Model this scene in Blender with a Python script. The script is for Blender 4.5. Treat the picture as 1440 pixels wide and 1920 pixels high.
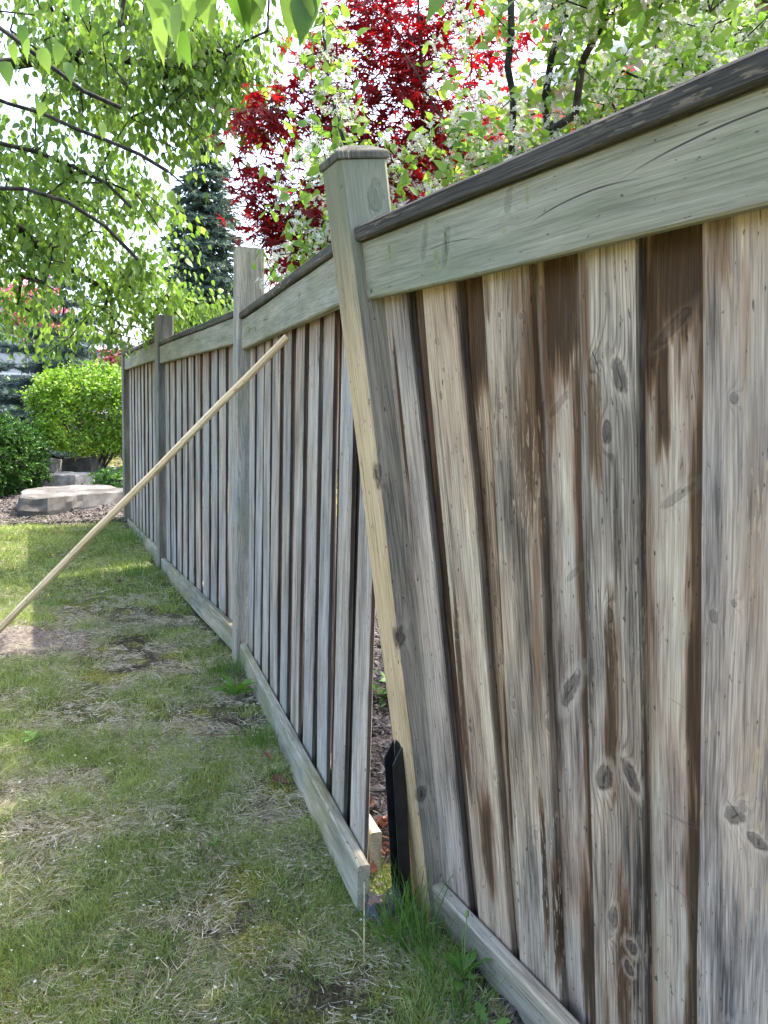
import bpy, math, random
import numpy as np
from mathutils import Vector, Matrix

# ------------------------------------------------------------------ scene, camera, sky, sun, exposure
for o in list(bpy.data.objects):
    bpy.data.objects.remove(o, do_unlink=True)
sc = bpy.context.scene
COL = sc.collection
cam_d = bpy.data.cameras.new('camera'); cam = bpy.data.objects.new('camera', cam_d); COL.objects.link(cam)
CAMZ = 1.45
TH, RO = 0.1235, -0.0285
cR = Vector((1, 0, 0)); cF = Vector((0, math.cos(TH), -math.sin(TH))); cD = Vector((0, -math.sin(TH), -math.cos(TH)))
cX = math.cos(RO) * cR + math.sin(RO) * cD
cDn = -math.sin(RO) * cR + math.cos(RO) * cD
mw = Matrix((cX, -cDn, -cF)).transposed().to_4x4(); mw.translation = (0, 0, CAMZ)
cam.matrix_world = mw
cam_d.sensor_fit = 'VERTICAL'; cam_d.sensor_height = 24.0; cam_d.lens = 24.0 * 1443 / 1920
cam_d.clip_start = 0.05; cam_d.clip_end = 600
sc.camera = cam
sc.render.resolution_x = 768; sc.render.resolution_y = 1024

SUN_TO = Vector((0.52, 0.50, 1.30)).normalized()      # towards the sun: beyond the fence, high
w = bpy.data.worlds.new('World'); sc.world = w; w.use_nodes = True
wn = w.node_tree.nodes; wl = w.node_tree.links
sky = wn.new('ShaderNodeTexSky'); sky.sky_type = 'NISHITA'; sky.sun_disc = False
sky.sun_elevation = math.asin(SUN_TO.z); sky.sun_rotation = math.atan2(SUN_TO.x, SUN_TO.y)
sky.air_density = .8; sky.dust_density = 4.5; sky.ozone_density = 1.0
wl.new(sky.outputs[0], wn['Background'].inputs[0]); wn['Background'].inputs[1].default_value = 0.15
sun_d = bpy.data.lights.new('sun', 'SUN'); sun_d.energy = 2.0; sun_d.angle = math.radians(0.6); sun_d.color = (1.0, 0.95, 0.87)
sun = bpy.data.objects.new('sun', sun_d); COL.objects.link(sun); sun.location = (3, 3, 9)
sun.rotation_euler = (-SUN_TO).to_track_quat('-Z', 'Y').to_euler()
vs = sc.view_settings; vs.view_transform = 'Standard'; vs.look = 'None'; vs.gamma = 1.0; vs.use_curve_mapping = False
vs.exposure = 2.7
sc.cycles.max_bounces = 5; sc.cycles.diffuse_bounces = 3; sc.cycles.glossy_bounces = 2; sc.cycles.transmission_bounces = 4; sc.cycles.transparent_max_bounces = 4

rng = np.random.default_rng(7)
random.seed(7)

# ------------------------------------------------------------------ helpers
def tag(o, label=None, cat=None, group=None, kind=None):
    if label: o['label'] = label
    if cat: o['category'] = cat
    if group: o['group'] = group
    if kind: o['kind'] = kind
    return o

def empty(name, loc=(0, 0, 0), rot=None):
    o = bpy.data.objects.new(name, None); COL.objects.link(o); o.empty_display_size = 0.1
    if rot is not None:
        m = rot.to_4x4(); m.translation = loc; o.matrix_world = m
    else:
        o.location = loc
    return o

def link(name, me, mat=None, parent=None):
    o = bpy.data.objects.new(name, me); COL.objects.link(o)
    if mat is not None and len(me.materials) == 0: me.materials.append(mat)
    if parent is not None: o.parent = parent
    return o

def mesh_np(name, verts, faces_flat, counts, smooth=False, attr=None, mat=None):
    """verts (N,3), faces_flat loop vertex indices, counts per face"""
    me = bpy.data.meshes.new(name)
    nv = len(verts); nl = len(faces_flat); nf = len(counts)
    me.vertices.add(nv); me.vertices.foreach_set('co', np.asarray(verts, np.float32).ravel())
    me.loops.add(nl); me.loops.foreach_set('vertex_index', np.asarray(faces_flat, np.int32).ravel())
    me.polygons.add(nf)
    st = np.zeros(nf, np.int32); st[1:] = np.cumsum(counts)[:-1]
    me.polygons.foreach_set('loop_start', st)
    if smooth: me.polygons.foreach_set('use_smooth', np.ones(nf, bool))
    me.update(calc_edges=True)
    if attr is not None:
        for k, v in attr.items():
            a = me.attributes.new(k, 'FLOAT', 'POINT'); a.data.foreach_set('value', np.asarray(v, np.float32).ravel())
    if mat is not None: me.materials.append(mat)
    return me

def scatter(name, tv, tf, pos, mats3, scale, tint=None, mat=None, smooth=False):
    """instances of a small template joined into ONE mesh. tv (k,3), tf list of faces, mats3 (N,3,3) columns = axes"""
    N = len(pos); k = len(tv)
    V = np.einsum('nij,kj->nki', mats3, tv)
    sc_ = np.asarray(scale)
    V = V * (sc_[:, None, None] if sc_.ndim == 1 else sc_[:, None, :]) + pos[:, None, :]
    ff = np.concatenate([np.array(f) for f in tf]); cnt = np.array([len(f) for f in tf])
    F = (ff[None, :] + (np.arange(N) * k)[:, None]).ravel(); Cn = np.tile(cnt, N)
    at = None
    if tint is not None: at = {'tint': np.repeat(tint, k)}
    return mesh_np(name, V.reshape(-1, 3), F, Cn, smooth, at, mat)

def norm(v): return v / np.maximum(np.linalg.norm(v, axis=-1, keepdims=True), 1e-9)

def frames(axis, nrm):
    """rotation matrices with local y -> axis, local z -> about nrm"""
    y = norm(axis); x = norm(np.cross(y, nrm)); z = np.cross(x, y)
    return np.stack([x, y, z], axis=2)

def vnoise(x, y, f, seed=0):
    r = np.random.default_rng(seed + 100); T = r.random((256, 256))
    x = np.asarray(x) * f + 57.3; y = np.asarray(y) * f + 31.7
    xi = np.floor(x).astype(int); yi = np.floor(y).astype(int); fx = x - xi; fy = y - yi
    fx = fx * fx * (3 - 2 * fx); fy = fy * fy * (3 - 2 * fy)
    g = lambda a, b: T[a % 256, b % 256]
    return (g(xi, yi) * (1 - fx) + g(xi + 1, yi) * fx) * (1 - fy) + (g(xi, yi + 1) * (1 - fx) + g(xi + 1, yi + 1) * fx) * fy

def fbm(x, y, f, seed=0, o=4):
    s = 0; a = 1; t = 0
    for i in range(o):
        s = s + a * vnoise(x, y, f * 2 ** i, seed + i * 7); t += a; a *= .5
    return s / t

# ------------------------------------------------------------------ node material builder
class NT:
    def __init__(s, name):
        s.m = bpy.data.materials.new(name); s.m.use_nodes = True; s.t = s.m.node_tree; s.n = s.t.nodes; s.l = s.t.links
        s.n.clear(); s.out = s.n.new('ShaderNodeOutputMaterial')
    def put(s, sock, v):
        if hasattr(v, 'is_output'): s.l.new(v, sock)
        elif v is not None:
            try: sock.default_value = v
            except Exception: sock.default_value = (*v, 1)
    def math(s, op, a, b=None, c=None, clamp=False):
        n = s.n.new('ShaderNodeMath'); n.operation = op; n.use_clamp = clamp
        s.put(n.inputs[0], a); s.put(n.inputs[1], b); s.put(n.inputs[2], c); return n.outputs[0]
    def vm(s, op, a, b=None):
        n = s.n.new('ShaderNodeVectorMath'); n.operation = op; s.put(n.inputs[0], a)
        if op == 'SCALE': s.put(n.inputs['Scale'], b)
        else: s.put(n.inputs[1], b)
        return n.outputs['Value'] if op in ('LENGTH', 'DOT_PRODUCT') else n.outputs[0]
    def noise(s, vec, scale, detail=3, rough=.55, dist=0):
        n = s.n.new('ShaderNodeTexNoise'); s.put(n.inputs['Vector'], vec); n.inputs['Scale'].default_value = scale
        n.inputs['Detail'].default_value = detail; n.inputs['Roughness'].default_value = rough; n.inputs['Distortion'].default_value = dist
        return n.outputs[0]
    def step(s, v, a, b, lo=0., hi=1.):
        n = s.n.new('ShaderNodeMapRange'); n.interpolation_type = 'SMOOTHSTEP'
        s.put(n.inputs[0], v); n.inputs[1].default_value = a; n.inputs[2].default_value = b; n.inputs[3].default_value = lo; n.inputs[4].default_value = hi
        return n.outputs[0]
    def mix(s, f, a, b, mode='MIX'):
        n = s.n.new('ShaderNodeMix'); n.data_type = 'RGBA'; n.blend_type = mode
        s.put(n.inputs[0], f); s.put(n.inputs[6], a if hasattr(a, 'is_output') else (*a, 1)); s.put(n.inputs[7], b if hasattr(b, 'is_output') else (*b, 1))
        return n.outputs[2]
    def ramp(s, v, stops):
        n = s.n.new('ShaderNodeValToRGB'); s.put(n.inputs[0], v); e = n.color_ramp.elements
        e[0].position, e[0].color = stops[0][0], (*stops[0][1], 1); e[1].position, e[1].color = stops[-1][0], (*stops[-1][1], 1)
        for p, c in stops[1:-1]:
            x = e.new(p); x.color = (*c, 1)
        return n.outputs[0]
    def sep(s, v):
        n = s.n.new('ShaderNodeSeparateXYZ'); s.put(n.inputs[0], v); return n.outputs
    def bump(s, h, strength=.5, dist=.01):
        n = s.n.new('ShaderNodeBump'); n.inputs['Strength'].default_value = strength; n.inputs['Distance'].default_value = dist
        s.put(n.inputs['Height'], h); return n.outputs[0]
    def attr(s, name):
        n = s.n.new('ShaderNodeAttribute'); n.attribute_name = name; return n.outputs['Fac']
    def coord(s, k='Object'):
        return s.n.new('ShaderNodeTexCoord').outputs[k]
    def orand(s):
        return s.n.new('ShaderNodeObjectInfo').outputs['Random']
    def pbsdf(s, col, rough=.8, nrm=None, metal=0., spec=.3):
        p = s.n.new('ShaderNodeBsdfPrincipled'); s.put(p.inputs['Base Color'], col if hasattr(col, 'is_output') else (*col, 1))
        s.put(p.inputs['Roughness'], rough); p.inputs['Metallic'].default_value = metal; p.inputs['Specular IOR Level'].default_value = spec
        if nrm is not None: s.l.new(nrm, p.inputs['Normal'])
        return p.outputs[0]
    def done(s, sh):
        s.l.new(sh, s.out.inputs[0]); return s.m

def wood(name, dark=(.10, .092, .085), mid=(.235, .215, .20), light=(.40, .375, .35), brown=(.056, .034, .019), tan=(.47, .36, .26),
         brown_amt=.35, tan_amt=.4, fleck=.0, algae=0., algae_col=(.15, .19, .11), ring=.35, ringf=210., knots=(), streaks=(), cracks=(),
         crack_amt=.5, rnd=True, top_stain=None, faces=None, contrast=1., bump=.6, zfreq=1., foot_algae=0., edge=None, grain=.62, hue=.6):
    N = NT(name)
    P = N.coord('Object')
    if rnd:
        r = N.orand(); off = N.n.new('ShaderNodeCombineXYZ')
        N.put(off.inputs[0], N.math('MULTIPLY', r, 13.17)); N.put(off.inputs[1], N.math('MULTIPLY', r, 7.31)); N.put(off.inputs[2], N.math('MULTIPLY', r, 41.7))
        P2 = N.vm('ADD', P, off.outputs[0])
    else:
        h = (hash(name) % 1000) * .037 if False else sum(ord(c) for c in name) * .173 % 17
        P2 = N.vm('ADD', P, (h, h * .37, h * 1.9))
    x, y, z = N.sep(P)
    x2, y2, z2 = N.sep(P2)
    # gentle wander of the grain lines
    wv = N.noise(N.vm('MULTIPLY', P2, (1, 1, .22 * zfreq)), 5.5, 2, .5)
    wander = N.math('MULTIPLY', N.math('SUBTRACT', wv, .5), .035)
    cx = N.n.new('ShaderNodeCombineXYZ'); N.put(cx.inputs[0], N.math('ADD', x2, wander)); N.put(cx.inputs[1], y2); N.put(cx.inputs[2], z2)
    Q = cx.outputs[0]
    ksum = None; kcore = None; kedge = None; khal = None; khrt = None
    onx, ony, onz = N.sep(N.coord('Normal'))
    fine_w = N.math('MULTIPLY', N.math('SUBTRACT', N.noise(N.vm('MULTIPLY', P2, (1, 1, .6)), 75, 3), .5), 1.5)
    for kn in knots:
        (kx, kz, rx, rz, tilt, dk) = kn[:6]; side = len(kn) > 6       # side: on the x-facing side of a post
        v = N.vm('SUBTRACT', P, (0, kx, kz) if side else (kx, 0, kz))
        rt = N.n.new('ShaderNodeVectorRotate'); rt.rotation_type = 'X_AXIS' if side else 'Y_AXIS'; N.put(rt.inputs['Vector'], v); rt.inputs['Angle'].default_value = tilt
        d = N.vm('LENGTH', N.vm('MULTIPLY', rt.outputs[0], (0, 1 / rx, 1 / rz) if side else (1 / rx, 0, 1 / rz)))
        if side: d = N.math('ADD', d, N.step(N.math('ABSOLUTE', onx), .4, .6, 9, 0))
        else: d = N.math('ADD', d, N.step(N.math('ABSOLUTE', ony), .4, .6, 9, 0))
        g = N.math('EXPONENT', N.math('MULTIPLY', N.math('POWER', d, 1.5), -.42))
        dd = N.math('ADD', d, fine_w)
        c = N.math('MULTIPLY', N.step(dd, .75, 1.15, 1, 0), dk)
        e = N.math('MULTIPLY', N.math('MULTIPLY', N.step(dd, .8, 1.05), N.step(dd, 1.1, 1.5, 1, 0)), dk)
        ha = N.math('MULTIPLY', N.math('MULTIPLY', N.step(dd, 1.15, 1.5), N.step(dd, 1.6, 2.6, 1, 0)), dk * (1. if rx > .0085 else .3))
        sx_, sy_, sz_ = N.sep(rt.outputs[0])
        hs = N.math('MULTIPLY', N.math('MULTIPLY', N.step(N.math('ABSOLUTE', N.math('ADD', sy_ if side else sx_, N.math('MULTIPLY', fine_w, rx * .8))), rx * .06, rx * .26, 1, 0), N.step(d, .35, .8, 1, 0)), dk if rx > .0085 else 0.)
        khal = ha if khal is None else N.math('MAXIMUM', khal, ha)
        khrt = hs if khrt is None else N.math('MAXIMUM', khrt, hs)
        ksum = g if ksum is None else N.math('ADD', ksum, g)
        kcore = c if kcore is None else N.math('MAXIMUM', kcore, c)
        kedge = e if kedge is None else N.math('MAXIMUM', kedge, e)
    # growth rings
    warp = N.noise(N.vm('MULTIPLY', P2, (1, 1, .09 * zfreq)), 7, 3, .5)
    ph = N.math('ADD', N.math('MULTIPLY', x2, ringf), N.math('MULTIPLY', y2, ringf * .8))
    ph = N.math('ADD', ph, N.math('MULTIPLY', warp, 34.))
    if ksum is not None: ph = N.math('ADD', ph, N.math('MULTIPLY', ksum, 5.))
    rg = N.math('SINE', N.math('MULTIPLY', ph, 6.283 * .5))
    rgm = N.step(rg, .25, .98)
    fib = N.noise(N.vm('MULTIPLY', Q, (1, 1, .022 * zfreq)), 430, 3, .65)
    fib2 = N.noise(N.vm('MULTIPLY', Q, (1, 1, .032 * zfreq)), 150, 4, .6)
    blo = N.noise(N.vm('MULTIPLY', Q, (1, 1, .13 * zfreq)), 17, 4, .6)
    big = N.noise(N.vm('MULTIPLY', P2, (1, 1, .3 * zfreq)), 5, 3, .55)
    t = N.math('ADD', N.math('MULTIPLY', blo, .50), N.math('MULTIPLY', fib2, .18)); t = N.math('ADD', N.math('ADD', t, N.math('MULTIPLY', fib, .14)), N.math('MULTIPLY', big, .18))
    half = .125 / contrast
    col = N.ramp(t, [(.5 - half, dark), (.5 - half * .1, mid), (.5 + half, light)])
    if faces is not None:       # sides told by local normal: older / fresher wood, gap shade painted on boards
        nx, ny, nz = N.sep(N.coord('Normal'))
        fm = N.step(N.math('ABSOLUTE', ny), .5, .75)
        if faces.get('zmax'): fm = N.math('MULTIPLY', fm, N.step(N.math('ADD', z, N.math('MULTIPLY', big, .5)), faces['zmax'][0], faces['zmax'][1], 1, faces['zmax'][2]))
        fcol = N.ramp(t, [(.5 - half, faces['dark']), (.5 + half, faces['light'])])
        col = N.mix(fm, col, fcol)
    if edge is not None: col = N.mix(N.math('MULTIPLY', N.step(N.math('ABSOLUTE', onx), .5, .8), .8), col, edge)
    if tan_amt > 0:
        col = N.mix(N.math('MULTIPLY', N.step(N.math('ADD', N.math('MULTIPLY', big, .6), N.math('MULTIPLY', blo, .4)), .47, .66), tan_amt), col, N.mix(fib2, tuple(c * .75 for c in tan), tuple(min(1, c * 1.25) for c in tan)))
    # brown stain: free patches plus the long runs the board really has
    bm = N.math('MULTIPLY', N.step(N.math('ADD', N.math('MULTIPLY', N.noise(N.vm('MULTIPLY', Q, (1, 1, .1 * zfreq)), 11.3, 3, .55), .75), N.math('MULTIPLY', fib2, .25)), .56, .70), brown_amt)
    rag = N.math('MULTIPLY', N.math('SUBTRACT', N.noise(N.vm('MULTIPLY', P2, (1, 1, .05)), 70, 3, .6), .5), .55)
    rag2 = N.math('MULTIPLY', N.math('SUBTRACT', N.noise(N.vm('MULTIPLY', P2, (1, 1, .3)), 9, 3, .6), .5), 1.3)
    for (sx, sz, wx, hz, a) in streaks:
        dx = N.math('ADD', N.math('ABSOLUTE', N.math('ADD', N.math('MULTIPLY', N.math('SUBTRACT', x, sx), 1 / wx), rag2)), rag)
        dz = N.math('ADD', N.math('ABSOLUTE', N.math('MULTIPLY', N.math('SUBTRACT', z, sz), 1 / hz)), N.math('MULTIPLY', rag, 2.2))
        k = N.math('MULTIPLY', N.math('MULTIPLY', N.step(dx, .15, 1.25, 1, 0), N.step(dz, .30, 1.15, 1, 0)), a)
        k = N.math('MULTIPLY', N.step(N.math('ADD', N.math('ADD', k, N.math('MULTIPLY', N.math('SUBTRACT', fib, .5), .8)), N.math('MULTIPLY', N.math('SUBTRACT', fib2, .5), .9)), .12, .95), N.math('MULTIPLY', N.step(k, .02, .35), a))
        bm = N.math('MAXIMUM', bm, k)
    if top_stain:
        z0, z1, a = top_stain
        k = N.math('MULTIPLY', N.step(N.math('ADD', z, N.math('MULTIPLY', N.math('SUBTRACT', N.noise(N.vm('MULTIPLY', P2, (1, 1, .05)), 38, 3), .5), 1.1)), z0, z1), a)
        bm = N.math('MAXIMUM', bm, k)
    bcol = N.mix(N.step(N.math('ADD', N.math('MULTIPLY', fib2, .5), N.math('MULTIPLY', blo, .5)), .36, .66), tuple(c * .34 for c in brown), tuple(c * 1.7 for c in brown))
    col = N.mix(N.math('MULTIPLY', N.step(bm, .03, .5), .72), col, N.mix(fib2, tuple(c * f for c, f in zip(brown, (2.6, 2.3, 1.9))), tuple(c * f for c, f in zip(brown, (6.2, 5.4, 4.6)))))
    bsum = N.math('ADD', N.math('ADD', bm, N.math('MULTIPLY', N.math('SUBTRACT', blo, .5), 1.2)), N.math('MULTIPLY', N.math('SUBTRACT', fib2, .5), 1.1))
    col = N.mix(N.math('MULTIPLY', N.math('MULTIPLY', N.step(bsum, .18, 1.05), N.step(bm, .05, .4)), N.step(fib, .25, .6, .72, 1.)), col, bcol)
    col = N.mix(N.math('MULTIPLY', rgm, ring), col, N.mix(.5, col, brown), 'MIX')
    if ring > 0: col = N.mix(N.math('MULTIPLY', rgm, ring * .75), col, (.42, .40, .38), 'MULTIPLY')
    fo = N.step(fib, .36, .60, .66, 1.12); fo = N.math('MULTIPLY', fo, N.step(fib2, .34, .62, .86, 1.06))
    fov = N.n.new('ShaderNodeCombineXYZ'); [N.put(fov.inputs[q], fo) for q in range(3)]
    col = N.mix(grain, col, fov.outputs[0], 'MULTIPLY')
    if fleck > 0:
        fl = N.math('MULTIPLY', N.step(N.noise(N.vm('MULTIPLY', Q, (1, 1, .10)), 235, 2, .5), .575, .62), N.step(N.noise(N.vm('MULTIPLY', P2, (1, 1, .3)), 9.7, 3), .47, .60))
        col = N.mix(N.math('MULTIPLY', fl, fleck), col, (.46, .36, .25))
    if algae > 0:
        am = N.math('MULTIPLY', N.step(N.noise(N.vm('MULTIPLY', P2, (1, 1, .5)), 6, 4, .6), .45, .70), algae)
        col = N.mix(am, col, algae_col)
    if foot_algae > 0:
        am = N.math('MULTIPLY', N.step(N.math('ADD', z, N.math('MULTIPLY', blo, .25)), .12, .42, 1, 0), foot_algae)
        col = N.mix(am, col, (.20, .215, .125))
    hv = N.step(N.noise(N.vm('MULTIPLY', P2, (1, 1, .45)), 3.4, 3, .55), .38, .62)
    col = N.mix(hue, col, N.mix(hv, (1.10, .985, .87), (.90, .98, 1.07)), 'MULTIPLY')
    # specks and checks
    sp = N.step(N.noise(N.vm('MULTIPLY', P2, (1, 1, .35)), 120, 2, .5), .27, .33, 1, 0)
    col = N.mix(N.math('MULTIPLY', sp, .75), col, (.03, .027, .025))
    ck = N.math('ABSOLUTE', N.math('SUBTRACT', N.noise(N.vm('MULTIPLY', Q, (1, 1, .012 * zfreq)), 42, 1.5, .5), .5))
    ckm = N.math('MULTIPLY', N.step(ck, .0, .012, 1, 0), N.step(N.noise(N.vm('MULTIPLY', P2, (1, 1, .25)), 8, 2), .50, .60))
    ckm = N.math('MULTIPLY', ckm, crack_amt)
    for (x0, z0, x1, z1, wd, a) in cracks:          # a single open check / scar line
        L = math.hypot(x1 - x0, z1 - z0); ux, uz = (x1 - x0) / L, (z1 - z0) / L
        px = N.math('SUBTRACT', x, x0); pz = N.math('SUBTRACT', z, z0)
        al = N.math('ADD', N.math('MULTIPLY', px, ux), N.math('MULTIPLY', pz, uz))
        pe = N.math('ADD', N.math('MULTIPLY', px, uz), N.math('MULTIPLY', pz, -ux))
        wd = wd * .62; a = a * .85
        bow = N.math('MULTIPLY', N.math('MULTIPLY', al, N.math('SUBTRACT', L, al)), .22 / L)
        pe = N.math('ABSOLUTE', N.math('ADD', N.math('ADD', pe, bow), N.math('MULTIPLY', rag2, wd * 2.6)))
        inside = N.math('MULTIPLY', N.math('MULTIPLY', N.step(al, 0, L * .3), N.step(al, L * .6, L, 1, 0)), N.step(blo, .3, .55, .35, 1.))
        lip = N.math('MULTIPLY', N.math('MULTIPLY', N.step(pe, wd * 1.0, wd * 4, 1, 0), inside), .22 * a)
        col = N.mix(lip, col, (.42, .38, .34))
        ckm = N.math('MAXIMUM', ckm, N.math('MULTIPLY', N.math('MULTIPLY', N.step(pe, wd * .3, wd, 1, 0), inside), a))
    col = N.mix(ckm, col, (.022, .019, .017))
    hgt = N.math('ADD', N.math('MULTIPLY', fib, .5), N.math('MULTIPLY', fib2, .6)); hgt = N.math('SUBTRACT', hgt, N.math('MULTIPLY', rgm, .25 * min(1, ring * 2)))
    hgt = N.math('SUBTRACT', hgt, N.math('MULTIPLY', ckm, 1.4))
    if kcore is not None:
        kc = N.mix(N.math('MULTIPLY', N.noise(P2, 90, 3), N.step(rg, -.6, .9, .5, 1.)), (.028, .023, .020), (.17, .145, .125))
        col = N.mix(N.math('MULTIPLY', khal, .30), col, light)
        col = N.mix(N.math('MULTIPLY', kcore, .82), col, kc)
        col = N.mix(N.math('MULTIPLY', khrt, .85), col, (.018, .015, .013))
        col = N.mix(N.math('MULTIPLY', kedge, .5), col, (.028, .021, .016))
        hgt = N.math('ADD', hgt, N.math('MULTIPLY', kcore, .7)); hgt = N.math('SUBTRACT', hgt, N.math('MULTIPLY', kedge, .8))
    return N.done(N.pbsdf(col, .86, N.bump(hgt, bump, .0022), spec=.22))

def leaf_mat(name, c0, c1, trans=.45, rough=.5, vein=True, tint='tint', spec=.35, tcol=None):
    N = NT(name); t = N.attr(tint) if tint else N.orand()
    col = N.mix(t, c0, c1)
    n1 = N.noise(N.coord('Object'), 60, 2)
    col = N.mix(N.math('MULTIPLY', n1, .3), col, tuple(c * .55 for c in c0))
    p = N.pbsdf(col, rough, None, spec=spec)
    tr = N.n.new('ShaderNodeBsdfTranslucent')
    if tcol is None: tc = N.mix(1., col, (1.25, 1.30, .60), 'MULTIPLY')
    else: tc = N.mix(1., col, tcol, 'MULTIPLY')
    N.l.new(tc, tr.inputs[0])
    mx = N.n.new('ShaderNodeMixShader'); mx.inputs[0].default_value = trans
    N.l.new(p, mx.inputs[1]); N.l.new(tr.outputs[0], mx.inputs[2])
    return N.done(mx.outputs[0])

def simple(name, c0, c1, scale=20, rough=.85, bump=.3, bd=.01, stretch=(1, 1, 1), metal=0., spec=.3, detail=4, tint=False, lo=.35, hi=.65):
    N = NT(name); P = N.vm('MULTIPLY', N.coord('Object'), stretch)
    n = N.noise(P, scale, detail, .6)
    f = N.step(n, lo, hi)
    if tint: f = N.math('ADD', N.math('MULTIPLY', f, .4), N.math('MULTIPLY', N.attr('tint'), .6))
    col = N.mix(f, c0, c1)
    return N.done(N.pbsdf(col, rough, N.bump(n, bump, bd) if bump else None, metal, spec))

# ------------------------------------------------------------------ terrain
def ground_z(x, y, bumps=True):
    x = np.asarray(x, float); y = np.asarray(y, float)
    z = np.interp(y, [-40, 0, 1.6, 2.1, 4.1, 6.2, 8.2, 9.5, 12, 40], [-.03, -.02, .0, .03, .07, .14, .23, .30, .40, .9])
    if bumps:
        z = z + (fbm(x, y, 2.2, 3, 3) - .5) * .05 + (fbm(x, y, 14, 9, 2) - .5) * .022
    return z

PO = np.array([.12403, 2.11772, .13332])                      # leaning panel origin (kick board top at the post)
PS = np.array([.47306559, -.88097894, -.00922261]); PU = np.array([-.13401665, -.0823022, .98755551]); PN = np.array([-.87077465, -.46594254, -.15700019])
E2 = np.array([-.0444, 2.0374]); P2 = np.array([-.774, 4.1179]); P3 = np.array([-1.8279, 6.2492]); P4 = np.array([-2.7788, 8.2331])
FENCE = [PO[:2] + PS[:2] * 2.6, PO[:2], P2, P3, P4]

def fence_side(x, y):
    """signed distance-like value: > 0 on the lawn side"""
    x = np.asarray(x, float); y = np.asarray(y, float)
    fy = [p[1] for p in FENCE]; fx = [p[0] for p in FENCE]
    xx = np.interp(y, fy, fx)
    xx = np.where(y > fy[-1], fx[-1] - (y - fy[-1]) * .3, xx)
    return (xx - x) * .9

def build_ground():
    def axis(parts):
        return np.unique(np.concatenate([np.arange(a, b, s) for a, b, s in parts]))
    xs = axis([(-220, -30, 25), (-30, -8, 2.), (-8, -3.6, .25), (-3.6, 1.2, .03), (1.2, 6, .3), (6, 30, 3.), (30, 221, 25)])
    ys = axis([(-60, -4, 8), (-4, .8, .4), (.8, 4.6, .03), (4.6, 9, .07), (9, 16, .3), (16, 40, 3), (40, 420, 30)])
    X, Y = np.meshgrid(xs, ys); Z = ground_z(X, Y)
    sd = fence_side(X, Y)
    Z = Z - np.clip((.25 - sd) / .3, 0, 1) * np.where(Y < 8.6, .02, 0)
    V = np.stack([X, Y, Z], -1).reshape(-1, 3)
    nx, ny = len(xs), len(ys)
    i = np.arange(ny - 1)[:, None] * nx + np.arange(nx - 1)[None, :]
    F = np.stack([i, i + 1, i + nx + 1, i + nx], -1).reshape(-1)
    N = NT('lawn_soil')
    P = N.coord('Object')
    n1 = N.noise(P, 3.2, 4, .6); n2 = N.noise(P, 26, 4, .65); n3 = N.noise(P, 140, 3, .6); n4 = N.noise(N.vm('ADD', P, (9, 4, 0)), 5.5, 4, .6)
    dirt = N.mix(n3, (.022, .017, .012), (.095, .075, .055))
    thatch = N.mix(N.step(n3, .35, .65), (.035, .033, .018), (.26, .24, .15))
    moss = N.mix(N.step(n3, .35, .65), (.045, .055, .012), (.33, .32, .085))
    col = N.mix(N.step(N.math('ADD', N.math('MULTIPLY', n1, .5), N.math('MULTIPLY', n2, .5)), .42, .54), dirt, thatch)
    col = N.mix(N.step(n4, .47, .58), col, moss)
    col = N.mix(N.math('MULTIPLY', N.step(N.noise(P, 1.1, 2), .5, .62), .45), col, (.05, .085, .02))
    me = mesh_np('ground', V, F, np.full(len(F) // 4, 4), True, None, N.done(N.pbsdf(col, .95, N.bump(N.math('ADD', n2, n3), .9, .02), spec=.1)))
    tag(link('ground', me), kind='structure')
build_ground()

def ground_patch(name, poly_fn, x0, x1, y0, y1, st, mat, lift, seed):
    xs = np.arange(x0, x1, st); ys = np.arange(y0, y1, st); X, Y = np.meshgrid(xs, ys)
    Z = ground_z(X, Y) + lift + (fbm(X, Y, 9, seed, 3) - .5) * .05
    keep = poly_fn(X, Y)
    Z = np.where(keep > 0, Z, Z - lift - .06)
    nx, ny = len(xs), len(ys)
    i = np.arange(ny - 1)[:, None] * nx + np.arange(nx - 1)[None, :]
    kf = (keep[:-1, :-1] > -.15) & (keep[1:, 1:] > -.15)
    F = np.stack([i, i + 1, i + nx + 1, i + nx], -1)[kf].reshape(-1)
    V = np.stack([X, Y, Z], -1).reshape(-1, 3)
    me = mesh_np(name, V, F, np.full(len(F) // 4, 4), True, None, mat)
    return tag(link(name, me), kind='structure')

M_mulch = simple('mulch_soil', (.025, .02, .018), (.15, .125, .11), 75, .95, 1., .02, lo=.4, hi=.62)
def far_bed(X, Y): return (Y - (7.85 + .25 * np.sin(X * 1.7) + .25 * (fbm(X, Y, 1.4, 5) - .5))) * np.where(Y < 13.5, 1, -1)
def back_bed(X, Y): return -fence_side(X, Y) - .02
ground_patch('mulch_bed', far_bed, -9, -2.3, 7.4, 13.6, .1, M_mulch, .03, 21)
ground_patch('mulch_bed', back_bed, -3.4, 3.2, .2, 9.0, .08, M_mulch, .015, 22)

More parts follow.
